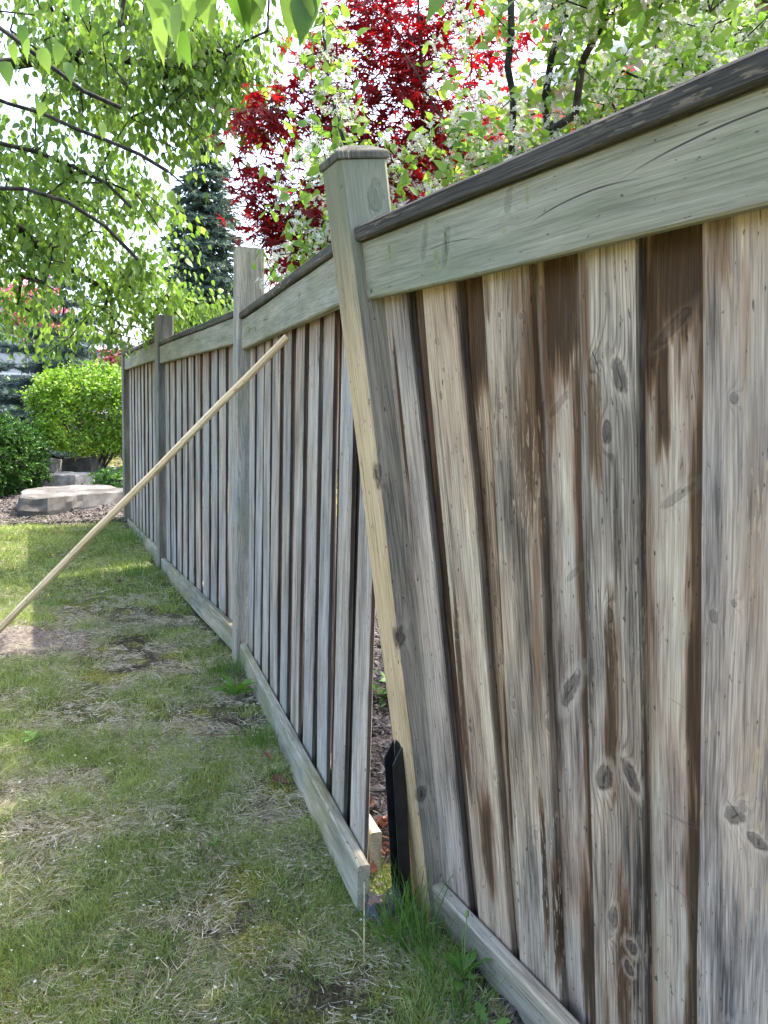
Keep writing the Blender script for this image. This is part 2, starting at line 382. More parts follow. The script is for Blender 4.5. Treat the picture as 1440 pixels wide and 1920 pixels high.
# ------------------------------------------------------------------ timber meshes
def timber_mesh(name, w0, w1, th, z0, z1, ch=.004, stations=4, wob=.0015, seed=0, wtop=None):
    """a sawn board or post: x width, y thickness (0..th), z length; chamfered arrises, a little bowed"""
    r = np.random.default_rng(seed)
    V = []; zs = np.linspace(z0, z1, stations)
    bx = r.normal(0, wob, stations); by = r.normal(0, wob * .6, stations)
    for i, z in enumerate(zs):
        f = (z - z0) / (z1 - z0); h = (w0 + (w1 - w0) * f) / 2 + r.normal(0, wob * .5)
        ring = [(-h + ch, 0), (h - ch, 0), (h, ch), (h, th - ch), (h - ch, th), (-h + ch, th), (-h, th - ch), (-h, ch)]
        V += [(a + bx[i], b + by[i], z) for a, b in ring]
    F = []
    for i in range(stations - 1):
        for k in range(8):
            F.append((i * 8 + k, i * 8 + (k + 1) % 8, (i + 1) * 8 + (k + 1) % 8, (i + 1) * 8 + k))
    F.append(tuple(reversed(range(8)))); F.append(tuple((stations - 1) * 8 + k for k in range(8)))
    me = bpy.data.meshes.new(name); me.from_pydata(V, [], F); me.update()
    return me

RAILROT = Matrix(((0, 0, 1), (0, 1, 0), (-1, 0, 0)))          # columns: x -> down, y -> depth, z -> along the fence
def rail_obj(name, parent, s0, s1, u_mid, d, width, th, mat, seed, ch=.005):
    me = timber_mesh(name, width, width, th, 0, s1 - s0, ch, 7, .0012, seed)
    o = link(name, me, mat, parent)
    m = RAILROT.to_4x4(); m.translation = (s0, d, u_mid); o.matrix_basis = m
    return o

def frame_mat(s, n, u): return Matrix((Vector(s), -Vector(n), Vector(u))).transposed()

# ------------------------------------------------------------------ wood materials
BR = (.095, .052, .027)
M_grey = wood('weathered_grey_board', (.03, .025, .021), (.065, .055, .047), (.12, .104, .09), brown_amt=.10, tan_amt=.08, ring=.2, faces=dict(dark=(.155, .14, .122), light=(.62, .565, .49)), crack_amt=.9, top_stain=(1.40, 1.95, .6), foot_algae=.35)  # sides browner from less weathering, darkened further as painted gap shade
M_greyback = wood('weathered_brown_board', (.04, .034, .029), (.10, .084, .07), (.19, .17, .15), brown_amt=.35, tan_amt=.1, ring=.25, top_stain=(1.2, 1.9, .7))
M_rail = wood('greenish_rail', (.19, .187, .14), (.29, .283, .218), (.39, .378, .30), grain=.45, hue=.3, brown=(.07, .082, .042), brown_amt=.15, tan_amt=.12, ring=.14, ringf=180, algae=.55, algae_col=(.15, .19, .115), crack_amt=.8,
              knots=[(.01, .42, .012, .018, .3, .5), (-.02, 1.35, .01, .016, 0, .5), (.03, 1.9, .012, .014, 0, .4)])
M_cap = wood('dark_cap', (.025, .023, .020), (.07, .065, .056), (.14, .13, .112), brown_amt=.25, tan_amt=.1, ring=.3, fleck=.5, algae=.25, crack_amt=1.)
M_kick = wood('mossy_kick_board', (.17, .155, .11), (.36, .335, .245), (.52, .485, .365), brown_amt=.15, tan_amt=.2, ring=.15, algae=.8, algae_col=(.20, .205, .095), crack_amt=.7)
M_kick1 = wood('grey_kick_board', (.17, .15, .11), (.38, .335, .25), (.54, .48, .37), brown_amt=.12, tan_amt=.15, ring=.15, algae=.45, algae_col=(.19, .195, .12), crack_amt=.7)
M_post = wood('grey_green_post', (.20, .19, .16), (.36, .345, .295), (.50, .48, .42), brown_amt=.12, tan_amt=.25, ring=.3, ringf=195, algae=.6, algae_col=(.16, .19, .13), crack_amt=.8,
              knots=[(.02, 1.55, .016, .022, .2, .8, 1), (-.01, .8, .014, .02, .2, .6)], faces=dict(dark=(.30, .28, .235), light=(.52, .49, .42)))
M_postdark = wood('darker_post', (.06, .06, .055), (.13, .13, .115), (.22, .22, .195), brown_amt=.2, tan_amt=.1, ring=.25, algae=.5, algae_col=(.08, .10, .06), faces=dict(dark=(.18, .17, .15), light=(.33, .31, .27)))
M_post1 = wood('leaning_post_wood', (.13, .115, .092), (.245, .22, .18), (.36, .325, .27), brown_amt=.12, tan_amt=.25, ring=.28, ringf=260, algae=.0, crack_amt=.5, rnd=False,
               knots=[(.018, 1.86, .017, .03, .15, .9, 1), (.058, 1.20, .013, .028, .2, .8), (-.060, 1.20, .010, .022, .2, .7, 1), (.060, .765, .012, .024, .0, .9), (-.056, .765, .017, .024, 0, .9, 1),
                      (-.040, .30, .014, .020, 0, .9, 1)],
               hue=.2, faces=dict(dark=(.50, .365, .20), light=(.78, .60, .36), zmax=(1.45, 2.3, .35)), streaks=[], top_stain=None)

# green film on the top of the leaning post is part of its wood
def green_top(mat, z0, z1, col, amt):
    t = mat.node_tree; p = [n for n in t.nodes if n.type == 'BSDF_PRINCIPLED'][0]
    src = p.inputs['Base Color'].links[0].from_socket
    N = NT.__new__(NT); N.m = mat; N.t = t; N.n = t.nodes; N.l = t.links
    P = N.coord('Object'); x, y, z = N.sep(P)
    n = N.noise(N.vm('MULTIPLY', P, (1, 1, .3)), 16, 3)
    f = N.math('MULTIPLY', N.step(N.math('ADD', z, N.math('MULTIPLY', N.math('SUBTRACT', n, .5), .6)), z0, z1), amt)
    N.l.new(N.mix(f, src, col), p.inputs['Base Color'])
green_top(M_post1, 1.45, 1.85, (.135, .165, .115), .72)

# ------------------------------------------------------------------ fence posts
def post(label, cx, cy, z0, z1, yaw, lean, W, mat, cap=False, capmat=None, ch=.008):
    s0 = Vector((math.cos(yaw), -math.sin(yaw), 0)); u = Vector((lean[0], lean[1], 1)).normalized()
    s = (s0 - s0.dot(u) * u).normalized(); yv = u.cross(s)          # depth axis
    o = empty('fence_post', (cx, cy, z0), Matrix((s, yv, u)).transposed())
    tag(o, label, 'post', 'posts of the wooden fence')
    L = z1 - z0
    me = timber_mesh('post_shaft', W, W, W, -.25, L, ch, 7, .001, int(abs(cx) * 100))
    for v in me.vertices: v.co.y -= W / 2
    link('shaft', me, mat, o)
    if cap:
        h = W / 2 + .005; t = .018; p = .020; q = .034
        V = [(-h, -h, 0), (h, -h, 0), (h, h, 0), (-h, h, 0), (-h, -h, t), (h, -h, t), (h, h, t), (-h, h, t), (-q, -q, t + p), (q, -q, t + p), (q, q, t + p), (-q, q, t + p)]
        F = [(3, 2, 1, 0), (0, 1, 5, 4), (1, 2, 6, 5), (2, 3, 7, 6), (3, 0, 4, 7), (4, 5, 9, 8), (5, 6, 10, 9), (6, 7, 11, 10), (7, 4, 8, 11), (8, 9, 10, 11)]
        me = bpy.data.meshes.new('post_cap'); me.from_pydata(V, [], F); me.update()
        c = link('cap', me, capmat, o); c.location = (0, 0, L + .001)
        bv = c.modifiers.new('bevel', 'BEVEL'); bv.width = .004; bv.segments = 2
    return o

post('leaning pale post with a dark pyramid cap, broken from its base', .180, 2.113, .13, 2.075, 1.169, (-.144, -.085), .124, M_post1, True, M_cap)
yaw2 = math.atan2(-(E2 - P2)[1], (E2 - P2)[0]); yaw3 = math.atan2(-(P2 - P3)[1], (P2 - P3)[0]); yaw4 = math.atan2(-(P3 - P4)[1], (P3 - P4)[0])
def post_c(P, yaw, away=.062, dep=.046):
    s = np.array([math.cos(yaw), -math.sin(yaw)]); n = np.array([-math.sin(yaw), -math.cos(yaw)])
    return P - s * away - n * dep
c = post_c(P2, yaw2); post('tall upright grey post without a cap, right behind the slanting pole', c[0], c[1], 0, 2.30, yaw2, (0, 0), .142, M_post)
c = post_c(P3, yaw3); post('darker grey post rising into the leaves, between the two farthest panels', c[0], c[1], .1, 2.20, yaw3, (0, 0), .13, M_postdark)
c = post_c(P4, yaw4); post('dark end post beside the lime green bush', c[0], c[1], .15, 2.09, yaw4, (0, 0), .13, M_postdark)

# ------------------------------------------------------------------ fence panels
def panel(label, O3, yaw, length, k, b, c, seed, nb, start, pitch=.217, bw=.14, end_gap=.0, capmat=M_cap, capover=.0):
    s = (math.cos(yaw), -math.sin(yaw), 0); n = (-math.sin(yaw), -math.cos(yaw), 0)
    o = empty('board_fence', (O3[0], O3[1], 0), frame_mat(s, n, (0, 0, 1))); tag(o, label, 'fence', 'board panels of the wooden fence')
    r = np.random.default_rng(seed)
    pool = [timber_mesh('board', bw, bw, .017, 0, b + .03 - (k - .10), .003, 4, .0022, seed + i) for i in range(4)]
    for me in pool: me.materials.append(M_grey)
    poolb = [timber_mesh('board', bw, bw, .019, 0, b + .03 - (k - .10), .003, 4, .0022, seed + 10 + i) for i in range(4)]
    for me in poolb: me.materials.append(M_greyback)
    for i in range(nb):
        q = link('board', pool[i % 4], None, o); q.location = (start + i * pitch + bw / 2 + r.normal(0, .004), .040 + abs(r.normal(0, .0015)), k - .10)
        q.rotation_euler = (0, r.normal(0, .0022), r.normal(0, .02))
        if i < nb - 1:
            q = link('board', poolb[i % 4], None, o); q.location = (start + (i + .5) * pitch + bw / 2 + r.normal(0, .006), .068, k - .10); q.rotation_euler = (0, r.normal(0, .002), r.normal(0, .015))
    rail_obj('top_rail', o, .0, length, (b + c) / 2, 0, c - b, .036, M_rail, seed + 21)
    rail_obj('back_rail', o, .0, length, (b + c) / 2, .090, c - b, .036, M_rail, seed + 22)
    rail_obj('kick_board', o, .0, length, k - .07, 0, .14, .036, M_kick, seed + 23)
    rail_obj('back_kick_board', o, .0, length - .16, k - .075, .090, .14, .036, M_kick, seed + 24)
    cp = rail_obj('cap_board', o, -.0, length + capover, c + .0185, -.012, .035, .152, capmat, seed + 25)
    return o

panel('upright panel of grey boards behind the slanting pole', P2, yaw2, 2.2047, .1855, 1.7776, 1.93, 100, 10, .028)
panel('panel of grey boards between the tall capless post and the darker post', P3, yaw3, float(np.hypot(*(P2 - P3))) - .13, .2356, 1.8195, 1.957, 200, 10, .02)
panel('farthest and narrowest looking panel of grey boards, ending beside the lime bush', P4, yaw4, float(np.hypot(*(P3 - P4))) - .13, .275, 1.86, 2.004, 300, 9, .03)

# the leaning panel, each board with its own grain, knots and stains
lp = empty('board_fence', PO, frame_mat(PS, PN, PU))
tag(lp, 'leaning near panel of wide brown stained boards at the right', 'fence', 'board panels of the wooden fence')
UT = 1.615
def near_board(tagname, L0, R0, L1, R1, depth, seed, knots=(), streaks=(), cracks=(), th=.02, mat=None, **kw):
    """L0,R0 left and right edge at the kick board; L1,R1 at the rail. Features are given in panel coordinates (s, u)"""
    c0, c1 = (L0 + R0) / 2, (L1 + R1) / 2; ang = math.atan2(c1 - c0, UT)
    X = lambda s, u: s - (c0 + (c1 - c0) * u / UT)
    kn = [(X(a, b), b, rx * .92, rz * .92, t, dk * (.85 if rx > .0085 else .6)) for a, b, rx, rz, t, dk in knots]
    st = [(X(a, b), b, wx, hz, am) for a, b, wx, hz, am in streaks]
    ck = [(X(a, b), b, X(c, d), d, wd, am) for a, b, c, d, wd, am in cracks]
    for key, gn in (('dark', .95), ('mid', 1.66), ('light', 1.6)):
        if key in kw: kw[key] = tuple(min(.72, c * gn * f) for c, f in zip(kw[key], (1.11, 1.0, .88)))
    if 'tan_amt' in kw: kw['tan_amt'] = min(.85, kw['tan_amt'] + .18)
    m = mat or wood(tagname, rnd=False, edge=(.028, .024, .021), hue=.45, knots=kn, streaks=st, cracks=ck, **kw)  # edge: side colour darkened to paint the shade in the gaps between boards
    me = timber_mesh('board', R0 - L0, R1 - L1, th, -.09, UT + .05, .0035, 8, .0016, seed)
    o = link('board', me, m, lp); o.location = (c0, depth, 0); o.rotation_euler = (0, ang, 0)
    return o
GR = dict(dark=(.062, .058, .056), mid=(.20, .188, .183), light=(.42, .40, .385))
TN = dict(dark=(.07, .058, .049), mid=(.225, .19, .16), light=(.46, .40, .34))
FD, BD = .040, .063
near_board('board_a', .068, .215, .058, .205, FD, 1, **GR, brown_amt=.05, tan_amt=.25, ring=.25, crack_amt=.4,
    streaks=[(.118, 1.33, .011, .30, .95), (.10, .9, .008, .25, .5), (.19, .5, .02, .5, .35)], cracks=[(.098, 1.54, .062, 1.10, .0016, .9), (.075, 1.0, .085, .3, .0012, .6), (.15, .35, .19, .1, .001, .5)],
    knots=[(.075, .97, .006, .010, .4, .8), (.062, 1.08, .006, .009, 0, .6)])
near_board('board_b', .185, .30, .175, .295, BD, 2, dark=(.05, .045, .04), mid=(.12, .10, .085), light=(.22, .19, .16), brown_amt=.9, tan_amt=.1, ring=.3, crack_amt=.3,
    streaks=[(.235, 1.4, .05, .5, .8), (.235, .8, .04, .6, 1.)])
near_board('board_c', .257, .402, .271, .414, FD, 3, **TN, brown_amt=.3, tan_amt=.55, ring=.22, crack_amt=.6, fleck=.25,
    knots=[(.313, 1.381, .006, .008, 0, .9), (.292, .86, .008, .011, .4, .9), (.285, .80, .009, .008, 0, .9), (.304, .56, .008, .008, 0, 1), (.31, 1.50, .005, .006, 0, .7), (.395, .47, .006, .008, 0, .6)],
    streaks=[(.282, .62, .020, .36, .9), (.335, .25, .04, .20, .95), (.35, 1.2, .02, .35, .35), (.29, .28, .02, .22, .55), (.39, 1.2, .008, .3, .4)], cracks=[(.312, .66, .300, .36, .003, .9), (.315, .25, .300, .10, .0025, .8), (.325, .53, .39, .48, .0012, .5)])
near_board('board_d', .365, .480, .378, .535, BD, 4, dark=(.06, .044, .032), mid=(.20, .155, .115), light=(.44, .37, .295), brown_amt=.5, tan_amt=.6, ring=.35, crack_amt=.5,
    knots=[(.424, .916, .006, .011, 0, .9), (.428, .776, .008, .012, 0, .9), (.437, .329, .010, .012, 0, 1)],
    streaks=[(.45, 1.52, .07, .20, .95), (.472, 1.25, .020, .36, .9), (.434, .48, .026, .32, 1.), (.40, 1.3, .015, .35, .6), (.43, .12, .02, .14, .8), (.456, .98, .020, .36, .95)], cracks=[(.466, 1.50, .452, 1.40, .003, 1.), (.462, 1.46, .478, 1.3, .0015, .7)])
near_board('board_e', .435, .590, .502, .645, FD, 5, dark=(.058, .052, .046), mid=(.19, .17, .146), light=(.41, .37, .315), brown_amt=.22, tan_amt=.4, ring=.3, ringf=165, crack_amt=.5, fleck=.8,
    knots=[(.55, 1.536, .004, .005, 0, .9), (.615, 1.53, .005, .006, 0, .9), (.528, 1.36, .006, .007, 0, .9), (.495, .696, .006, .009, 0, .7), (.612, .70, .008, .011, 0, .8), (.54, .40, .008, .012, 0, .6)],
    streaks=[(.622, 1.36, .034, .34, .8), (.60, .95, .022, .30, .6), (.50, 1.1, .02, .3, .35), (.562, .33, .013, .28, 1.), (.59, .22, .018, .22, .95), (.585, .85, .014, .3, .55), (.60, 1.57, .03, .07, .6), (.515, 1.57, .02, .06, .6)], cracks=[(.585, 1.62, .578, 1.46, .0012, .8), (.60, 1.62, .592, 1.48, .0012, .7), (.573, .90, .558, .62, .0015, .6)])
near_board('board_f', .572, .745, .628, .795, BD, 6, dark=(.07, .058, .05), mid=(.235, .20, .175), light=(.48, .425, .385), brown_amt=.18, tan_amt=.55, ring=.1, crack_amt=.35,
    knots=[(.68, 1.362, .007, .032, -.85, .65), (.662, .785, .013, .045, -.5, .8), (.688, 1.035, .006, .026, -.8, .6)],
    streaks=[(.70, 1.54, .09, .16, 1.), (.655, 1.48, .03, .22, .8), (.730, 1.15, .032, .55, .95), (.704, .55, .024, .75, 1.), (.672, .16, .04, .28, 1.), (.66, .08, .02, .12, .5)],
    cracks=[(.63, .72, .706, .865, .0035, .9), (.71, 1.56, .70, 1.46, .0015, .8)])
near_board('board_g', .700, .850, .769, .903, FD, 7, dark=(.052, .047, .042), mid=(.175, .16, .142), light=(.40, .365, .32), brown_amt=.25, tan_amt=.35, ring=.5, ringf=186, crack_amt=.3, fleck=.35,
    knots=[(.800, 1.437, .009, .022, -.5, .55), (.857, 1.413, .012, .025, .35, .9), (.822, 1.318, .009, .017, 0, 1.), (.806, .99, .008, .015, 0, 1.), (.772, .65, .015, .028, -.35, 1.), (.840, .69, .014, .026, .55, 1.),
           (.775, .34, .010, .026, -.2, .8), (.764, .30, .006, .016, -.2, .7), (.823, .31, .013, .013, 0, .9), (.812, .255, .010, .012, 0, .9)],
    streaks=[(.800, .83, .030, .26, .85), (.80, .25, .03, .30, .85), (.785, 1.50, .02, .16, .65), (.795, 1.33, .03, .16, .7), (.87, 1.0, .02, .4, .4), (.76, .45, .02, .3, .4), (.835, .50, .02, .14, .4), (.745, .10, .02, .14, .6)], cracks=[(.792, 1.46, .812, 1.41, .003, 1.)])
near_board('board_h', .838, .985, .890, 1.040, BD, 8, dark=(.07, .056, .048), mid=(.24, .20, .172), light=(.48, .415, .365), brown_amt=.22, tan_amt=.6, ring=.1, crack_amt=.3,
    knots=[(.945, 1.478, .008, .038, -.9, .7), (.944, 1.217, .007, .036, -.95, .7), (.925, .635, .003, .03, -1.4, .5)],
    streaks=[(.965, 1.56, .10, .12, 1.), (.915, 1.50, .03, .16, .95), (.922, 1.38, .018, .14, 1.), (1.012, 1.42, .050, .28, .9), (.990, 1.12, .034, .42, .95), (.972, .86, .032, .30, 1.), (.960, .42, .034, .60, 1.), (.955, 1.02, .03, .1, .45), (.97, .1, .022, .2, .9)],
    cracks=[(.893, .645, .955, .625, .0018, .9), (.890, .49, .965, .475, .0018, .8), (.905, .86, .965, .85, .0018, .4), (.975, 1.44, .985, 1.33, .0015, .9)])
near_board('board_i', .967, 1.110, 1.021, 1.165, FD, 9, dark=(.058, .055, .054), mid=(.19, .178, .172), light=(.40, .375, .355), brown_amt=.25, tan_amt=.4, ring=.2, crack_amt=.4, fleck=1.,
    knots=[(1.07, 1.376, .007, .007, 0, .9), (1.028, 1.043, .007, .010, .5, .9), (1.064, 1.075, .005, .006, 0, .9), (1.06, .722, .012, .018, -.8, .9), (1.10, .70, .016, .010, 0, .9), (1.075, .745, .008, .008, 0, .8), (1.05, .30, .014, .02, 0, .5)],
    streaks=[(1.05, 1.58, .03, .08, .6), (1.09, 1.45, .02, .2, .5), (1.10, 1.2, .03, .35, .5), (1.07, .5, .02, .3, .4), (1.02, .1, .02, .35, .6), (1.02, 1.55, .01, .1, .7)], cracks=[(1.043, .745, 1.075, .715, .003, .9)])
M_plainb = wood('stained_board', (.07, .058, .049), (.30, .25, .205), (.55, .48, .40), brown_amt=.5, tan_amt=.5, ring=.2)
M_plainf = wood('silver_board', (.065, .06, .056), (.30, .28, .26), (.56, .53, .50), brown_amt=.3, tan_amt=.35, ring=.3, fleck=.6)
for i, (a, b_) in enumerate([(1.105, 1.24), (1.36, 1.50), (1.62, 1.76), (1.88, 2.02), (2.14, 2.28)]):
    near_board('board_back_%d' % i, a - .005, b_ + .02, a + .045, b_ + .07, BD, 20 + i, mat=M_plainb)
for i, a in enumerate([1.235, 1.495, 1.755, 2.015, 2.27]):
    near_board('board_front_%d' % i, a, a + .14, a + .05, a + .19, FD, 30 + i, mat=M_plainf)
M_rail1 = wood('near_rail_wood', (.20, .20, .148), (.29, .288, .222), (.37, .365, .29), grain=.4, hue=.25, brown=(.07, .082, .042), streaks=[(-.03, .13, .03, .007, .8), (.02, .32, .035, .012, .7), (-.01, .36, .05, .006, .85), (.0, .55, .03, .008, .5), (-.045, .62, .03, .006, .6)], brown_amt=.12, tan_amt=.1, ring=.10, ringf=210, algae=.45, algae_col=(.19, .225, .15), crack_amt=.25, rnd=False,
    knots=[(.048, .022, .004, .005, 0, 1.), (-.02, .28, .010, .03, 1.2, .35), (.0, .36, .010, .03, 1.2, .35), (-.045, .57, .008, .02, 1.2, .4), (.01, 1.3, .012, .02, 0, .6)],
    cracks=[(.012, .60, -.004, .90, .0028, 1.), (-.008, .80, -.018, 1.30, .0030, 1.), (.005, .25, .012, .50, .002, .8), (.03, .0, .028, .035, .001, .8)])
M_cap1 = wood('near_cap_wood', (.026, .024, .021), (.062, .058, .051), (.115, .108, .096), hue=.1, brown_amt=.1, tan_amt=.0, ring=.3, fleck=.28, crack_amt=.8, rnd=False, bump=.9)
M_post1cap = M_cap
UB, UC = 1.615, 1.749
rail_obj('top_rail', lp, .085, 2.45, (UB + UC) / 2, 0, UC - UB, .036, M_rail1, 41, .004)
rail_obj('back_rail', lp, .12, 2.45, (UB + UC) / 2, .088, UC - UB, .036, M_rail, 42)
rail_obj('kick_board', lp, .088, 2.45, -.064, 0, .128, .036, M_kick1, 43)
rail_obj('back_kick_board', lp, .12, 2.45, -.064, .088, .128, .036, M_kick, 44)
rail_obj('cap_board', lp, .070, 2.45, UC + .0185, -.018, .036, .155, M_cap1, 45)

# ------------------------------------------------------------------ black steel post bracket
M_black = simple('black_steel', (.006, .006, .007), (.014, .014, .016), 30, .38, .1, .001, spec=.5)
M_steel = simple('scratched_edge', (.10, .10, .10), (.25, .25, .26), 60, .4, 0, metal=.8)
def bracket():
    base = Vector((.114, 2.100, -.12)); top = Vector((.058, 2.066, .545))
    u = (top - base).normalized(); yaw = 1.10
    s0 = Vector((math.cos(yaw), -math.sin(yaw), 0)); s = (s0 - s0.dot(u) * u).normalized(); yv = u.cross(s)
    o = empty('post_bracket', base, Matrix((s, yv, u)).transposed())
    tag(o, 'black steel bracket standing at the foot of the leaning post', 'bracket')
    H = (top - base).length; t = .004
    def plate(name, pts, ax, th):                 # pts in (across, z); ax 'x' plate spans x, 'y' plate spans y
        V = []
        for k in (0, 1):
            for a, z in pts: V.append((a, k * th, z) if ax == 'x' else (k * th, a, z))
        n = len(pts); F = [tuple(range(n)), tuple(reversed(range(n, 2 * n)))] + [(i, n + i, n + (i + 1) % n, (i + 1) % n) for i in range(n)]
        me = bpy.data.meshes.new(name); me.from_pydata(V, [], F); me.update()
        q = link(name, me, M_black, o); bv = q.modifiers.new('bevel', 'BEVEL'); bv.width = .0012; bv.segments = 2
        return q
    plate('web', [(-.026, 0), (.026, 0), (.026, H - .02), (.015, H), (-.015, H), (-.026, H - .02)], 'x', t)
    for sx in (-1, 1):
        q = plate('flange', [(-.034, 0), (-.0008, 0), (-.0008, H - .005), (-.006, H - .008), (-.034, H - .05)], 'y', t); q.location = (sx * .026 - t / 2, 0, 0)
    q = plate('foot_plate', [(-.07, 0), (.04, 0), (.04, .006), (-.07, .006)], 'x', .09); q.location = (0, -.05, .115)
bracket()

# ------------------------------------------------------------------ slanting wooden pole
def pole():
    a = Vector((-2.03, 3.03, .05)); b = Vector((-.385, 2.962, 1.738)); u = (b - a).normalized()
    M = wood('new_pine', (.44, .32, .17), (.66, .51, .30), (.80, .65, .42), hue=.1, grain=.5, brown_amt=.04, tan_amt=.0, ring=.3, ringf=480, crack_amt=.0, rnd=False, bump=.15, knots=[(.0, 1.5, .006, .009, 0, .5)])
    s = Vector((0, 1, 0)); s = (s - s.dot(u) * u).normalized()
    me = timber_mesh('wooden_pole', .0265, .0265, .0265, 0, (b - a).length, .007, 14, .0022, 5)
    for v in me.vertices: v.co.y -= .01325
    o = link('wooden_pole', me, M); m = Matrix((s, u.cross(s), u)).transposed().to_4x4(); m.translation = a; o.matrix_world = m
    tag(o, 'new yellow wooden pole slanting from the lawn up against the fence boards', 'pole')
pole()

# ------------------------------------------------------------------ vegetation helpers
def grow(limbs, targets, step=.16, seed=0, droop=0., wig=.03, exponent=.5, r_tip=.0025):
    """limbs: polylines (first starts at the root, later ones start at an earlier node). targets: tips. returns nodes, parent, radius, tip index per target"""
    r = np.random.default_rng(seed)
    pts = []; par = []
    def add(p, q): pts.append(np.asarray(p, float)); par.append(q); return len(pts) - 1
    def walk(i, goal, dr):
        a = pts[i]; d = goal - a; L = np.linalg.norm(d); n = max(1, int(L / step)); j = i
        side = np.cross(d, r.normal(size=3)); side = side / (np.linalg.norm(side) + 1e-9) * L * r.uniform(.02, .10)
        for k in range(1, n + 1):
            f = k / n
            p = a + d * f + np.array([0, 0, 1.]) * dr * L * math.sin(math.pi * f) + side * math.sin(math.pi * f)
            if k < n: p = p + r.normal(0, wig, 3) * step * 1.2
            j = add(p, j)
        return j
    for li, poly in enumerate(limbs):
        poly = [np.asarray(p, float) for p in poly]
        if li == 0: i = add(poly[0], -1)
        else:
            A = np.array(pts); i = int(np.argmin(((A - poly[0]) ** 2).sum(1)))
        for p in poly[1:]: i = walk(i, p, 0.)
    root = pts[0]
    T = np.asarray(targets, float)
    A = np.array(pts)
    dist = np.sqrt(((T[:, None, :] - A[None]) ** 2).sum(2)).min(1)
    order = np.argsort(dist); tips = np.zeros(len(T), int)
    buf = np.zeros((len(pts) + len(T) * 40 + 1000, 3)); rn = np.zeros(len(buf)); done = 0
    for t in order:
        m = len(pts)
        if m > len(buf): buf = np.concatenate([buf, np.zeros_like(buf)]); rn = np.concatenate([rn, np.zeros_like(rn)])
        buf[done:m] = pts[done:m]; rn[done:m] = np.linalg.norm(buf[done:m] - root, axis=1); done = m
        d = np.sqrt(((buf[:m] - T[t]) ** 2).sum(1)) + .25 * np.maximum(0, rn[:m] - np.linalg.norm(T[t] - root))
        i = int(np.argmin(d)); tips[t] = walk(i, T[t], droop)
    n = len(pts); cnt = np.zeros(n); ch = np.zeros(n, int)
    for i in range(n):
        if par[i] >= 0: ch[par[i]] += 1
    cnt[ch == 0] = 1
    for i in range(n - 1, 0, -1): cnt[par[i]] += cnt[i]
    rad = r_tip * cnt ** exponent
    return np.array(pts), np.array(par), rad, tips

def tubes(name, pts, par, rad, mat, sides=6, rmin=0.):
    idx = np.array([i for i in range(len(pts)) if par[i] >= 0 and rad[i] >= rmin]); p = par[idx]
    a = pts[p]; b = pts[idx]; d = norm(b - a)
    ref = np.where(np.abs(d[:, 2:3]) > .9, np.array([[1., 0, 0]]), np.array([[0, 0, 1.]]))
    x = norm(np.cross(d, ref)); y = np.cross(d, x)
    ra = np.minimum(rad[p], rad[idx] * 1.25); rb = rad[idx]
    th = np.linspace(0, 2 * np.pi, sides, endpoint=False)
    cs = np.cos(th)[None, :, None]; sn = np.sin(th)[None, :, None]
    circ = x[:, None, :] * cs + y[:, None, :] * sn
    A = (a - d * ra[:, None] * .3)[:, None, :] + circ * ra[:, None, None]; B = b[:, None, :] + circ * rb[:, None, None]
    V = np.concatenate([A, B], 1).reshape(-1, 3)
    k = np.arange(sides); k2 = (k + 1) % sides
    f = np.stack([k, k2, sides + k2, sides + k], 1).ravel()
    F = (f[None] + (np.arange(len(idx)) * 2 * sides)[:, None]).ravel()
    return mesh_np(name, V, F, np.full(len(idx) * sides, 4), True, None, mat)

# leaf templates: length along +y, blade in xy, one unit long
def ovate(wid=.62, fold=.12, tip=.12, curl=.10):
    ys = [0, .12, .38, .68, .88]; ws = [.0, .36, .5, .34, .14]
    V = []; F = []
    for y, a in zip(ys, ws): V.append((0, y, -curl * (y - .4) ** 2 * 1.5)); V.append((-a * wid, y - (.04 if .05 < y < .2 else 0), fold * a - curl * y * y)); V.append((a * wid, y - (.04 if .05 < y < .2 else 0), fold * a - curl * y * y))
    V.append((0, 1 + tip, -curl * 1.3))
    for i in range(4):
        a, b = i * 3, i * 3 + 3
        if i == 0: F += [(0, 4, 3), (0, 3, 5)]
        else: F += [(a + 1, b + 1, b, a), (a, b, b + 2, a + 2)]
    F = [tuple(f) for f in F]
    F += [(13, 15, 12), (12, 15, 14)]
    return np.array(V), F
def star(lobes=7):
    V = [(0, 0, 0)]; F = []
    angs = np.radians(np.linspace(-128, 128, lobes)); L = [.45, .78, .95, 1.05, .95, .78, .45]
    pts = []
    for i, (a, l) in enumerate(zip(angs, L)):
        for off, f in ((-.12, .42), (-.07, .72), (0, 1.), (.07, .72), (.12, .42)):
            pts.append((math.sin(a + off * (1.15 - .3 * f)) * l * f * .62, math.cos(a + off * (1.15 - .3 * f)) * l * f * .62 + .02, -.14 * (l * f) ** 2 + (.02 if off == 0 else 0)))
        if i < lobes - 1:
            m = (angs[i] + angs[i + 1]) / 2; pts.append((math.sin(m) * .17, math.cos(m) * .17, 0))
    V += pts
    n = len(pts)
    for i in range(1, n): F.append((0, i + 1, i))
    return np.array(V), F
def flower5():
    V = [(0, 0, 0)]; F = []
    for k in range(5):
        a = k * 2 * math.pi / 5
        for da, r, z in ((-.42, .62, .12), (0, 1., .22), (.42, .62, .12)): V.append((math.cos(a + da) * r, math.sin(a + da) * r, z))
        b = 1 + k * 3; F.append((0, b, b + 1, b + 2))
    return np.array(V), F
OVL = (np.array([(0, 0, 0), (-.32, .42, .08), (.32, .42, .08), (0, .5, 0), (0, 1.1, -.12)]), [(0, 3, 1), (0, 2, 3), (1, 3, 4), (3, 2, 4)])
OV = ovate(); OVN = ovate(.5, .1, .2, .2); ST = star(); FL = flower5()
CAMP = np.array([0, 0, CAMZ])
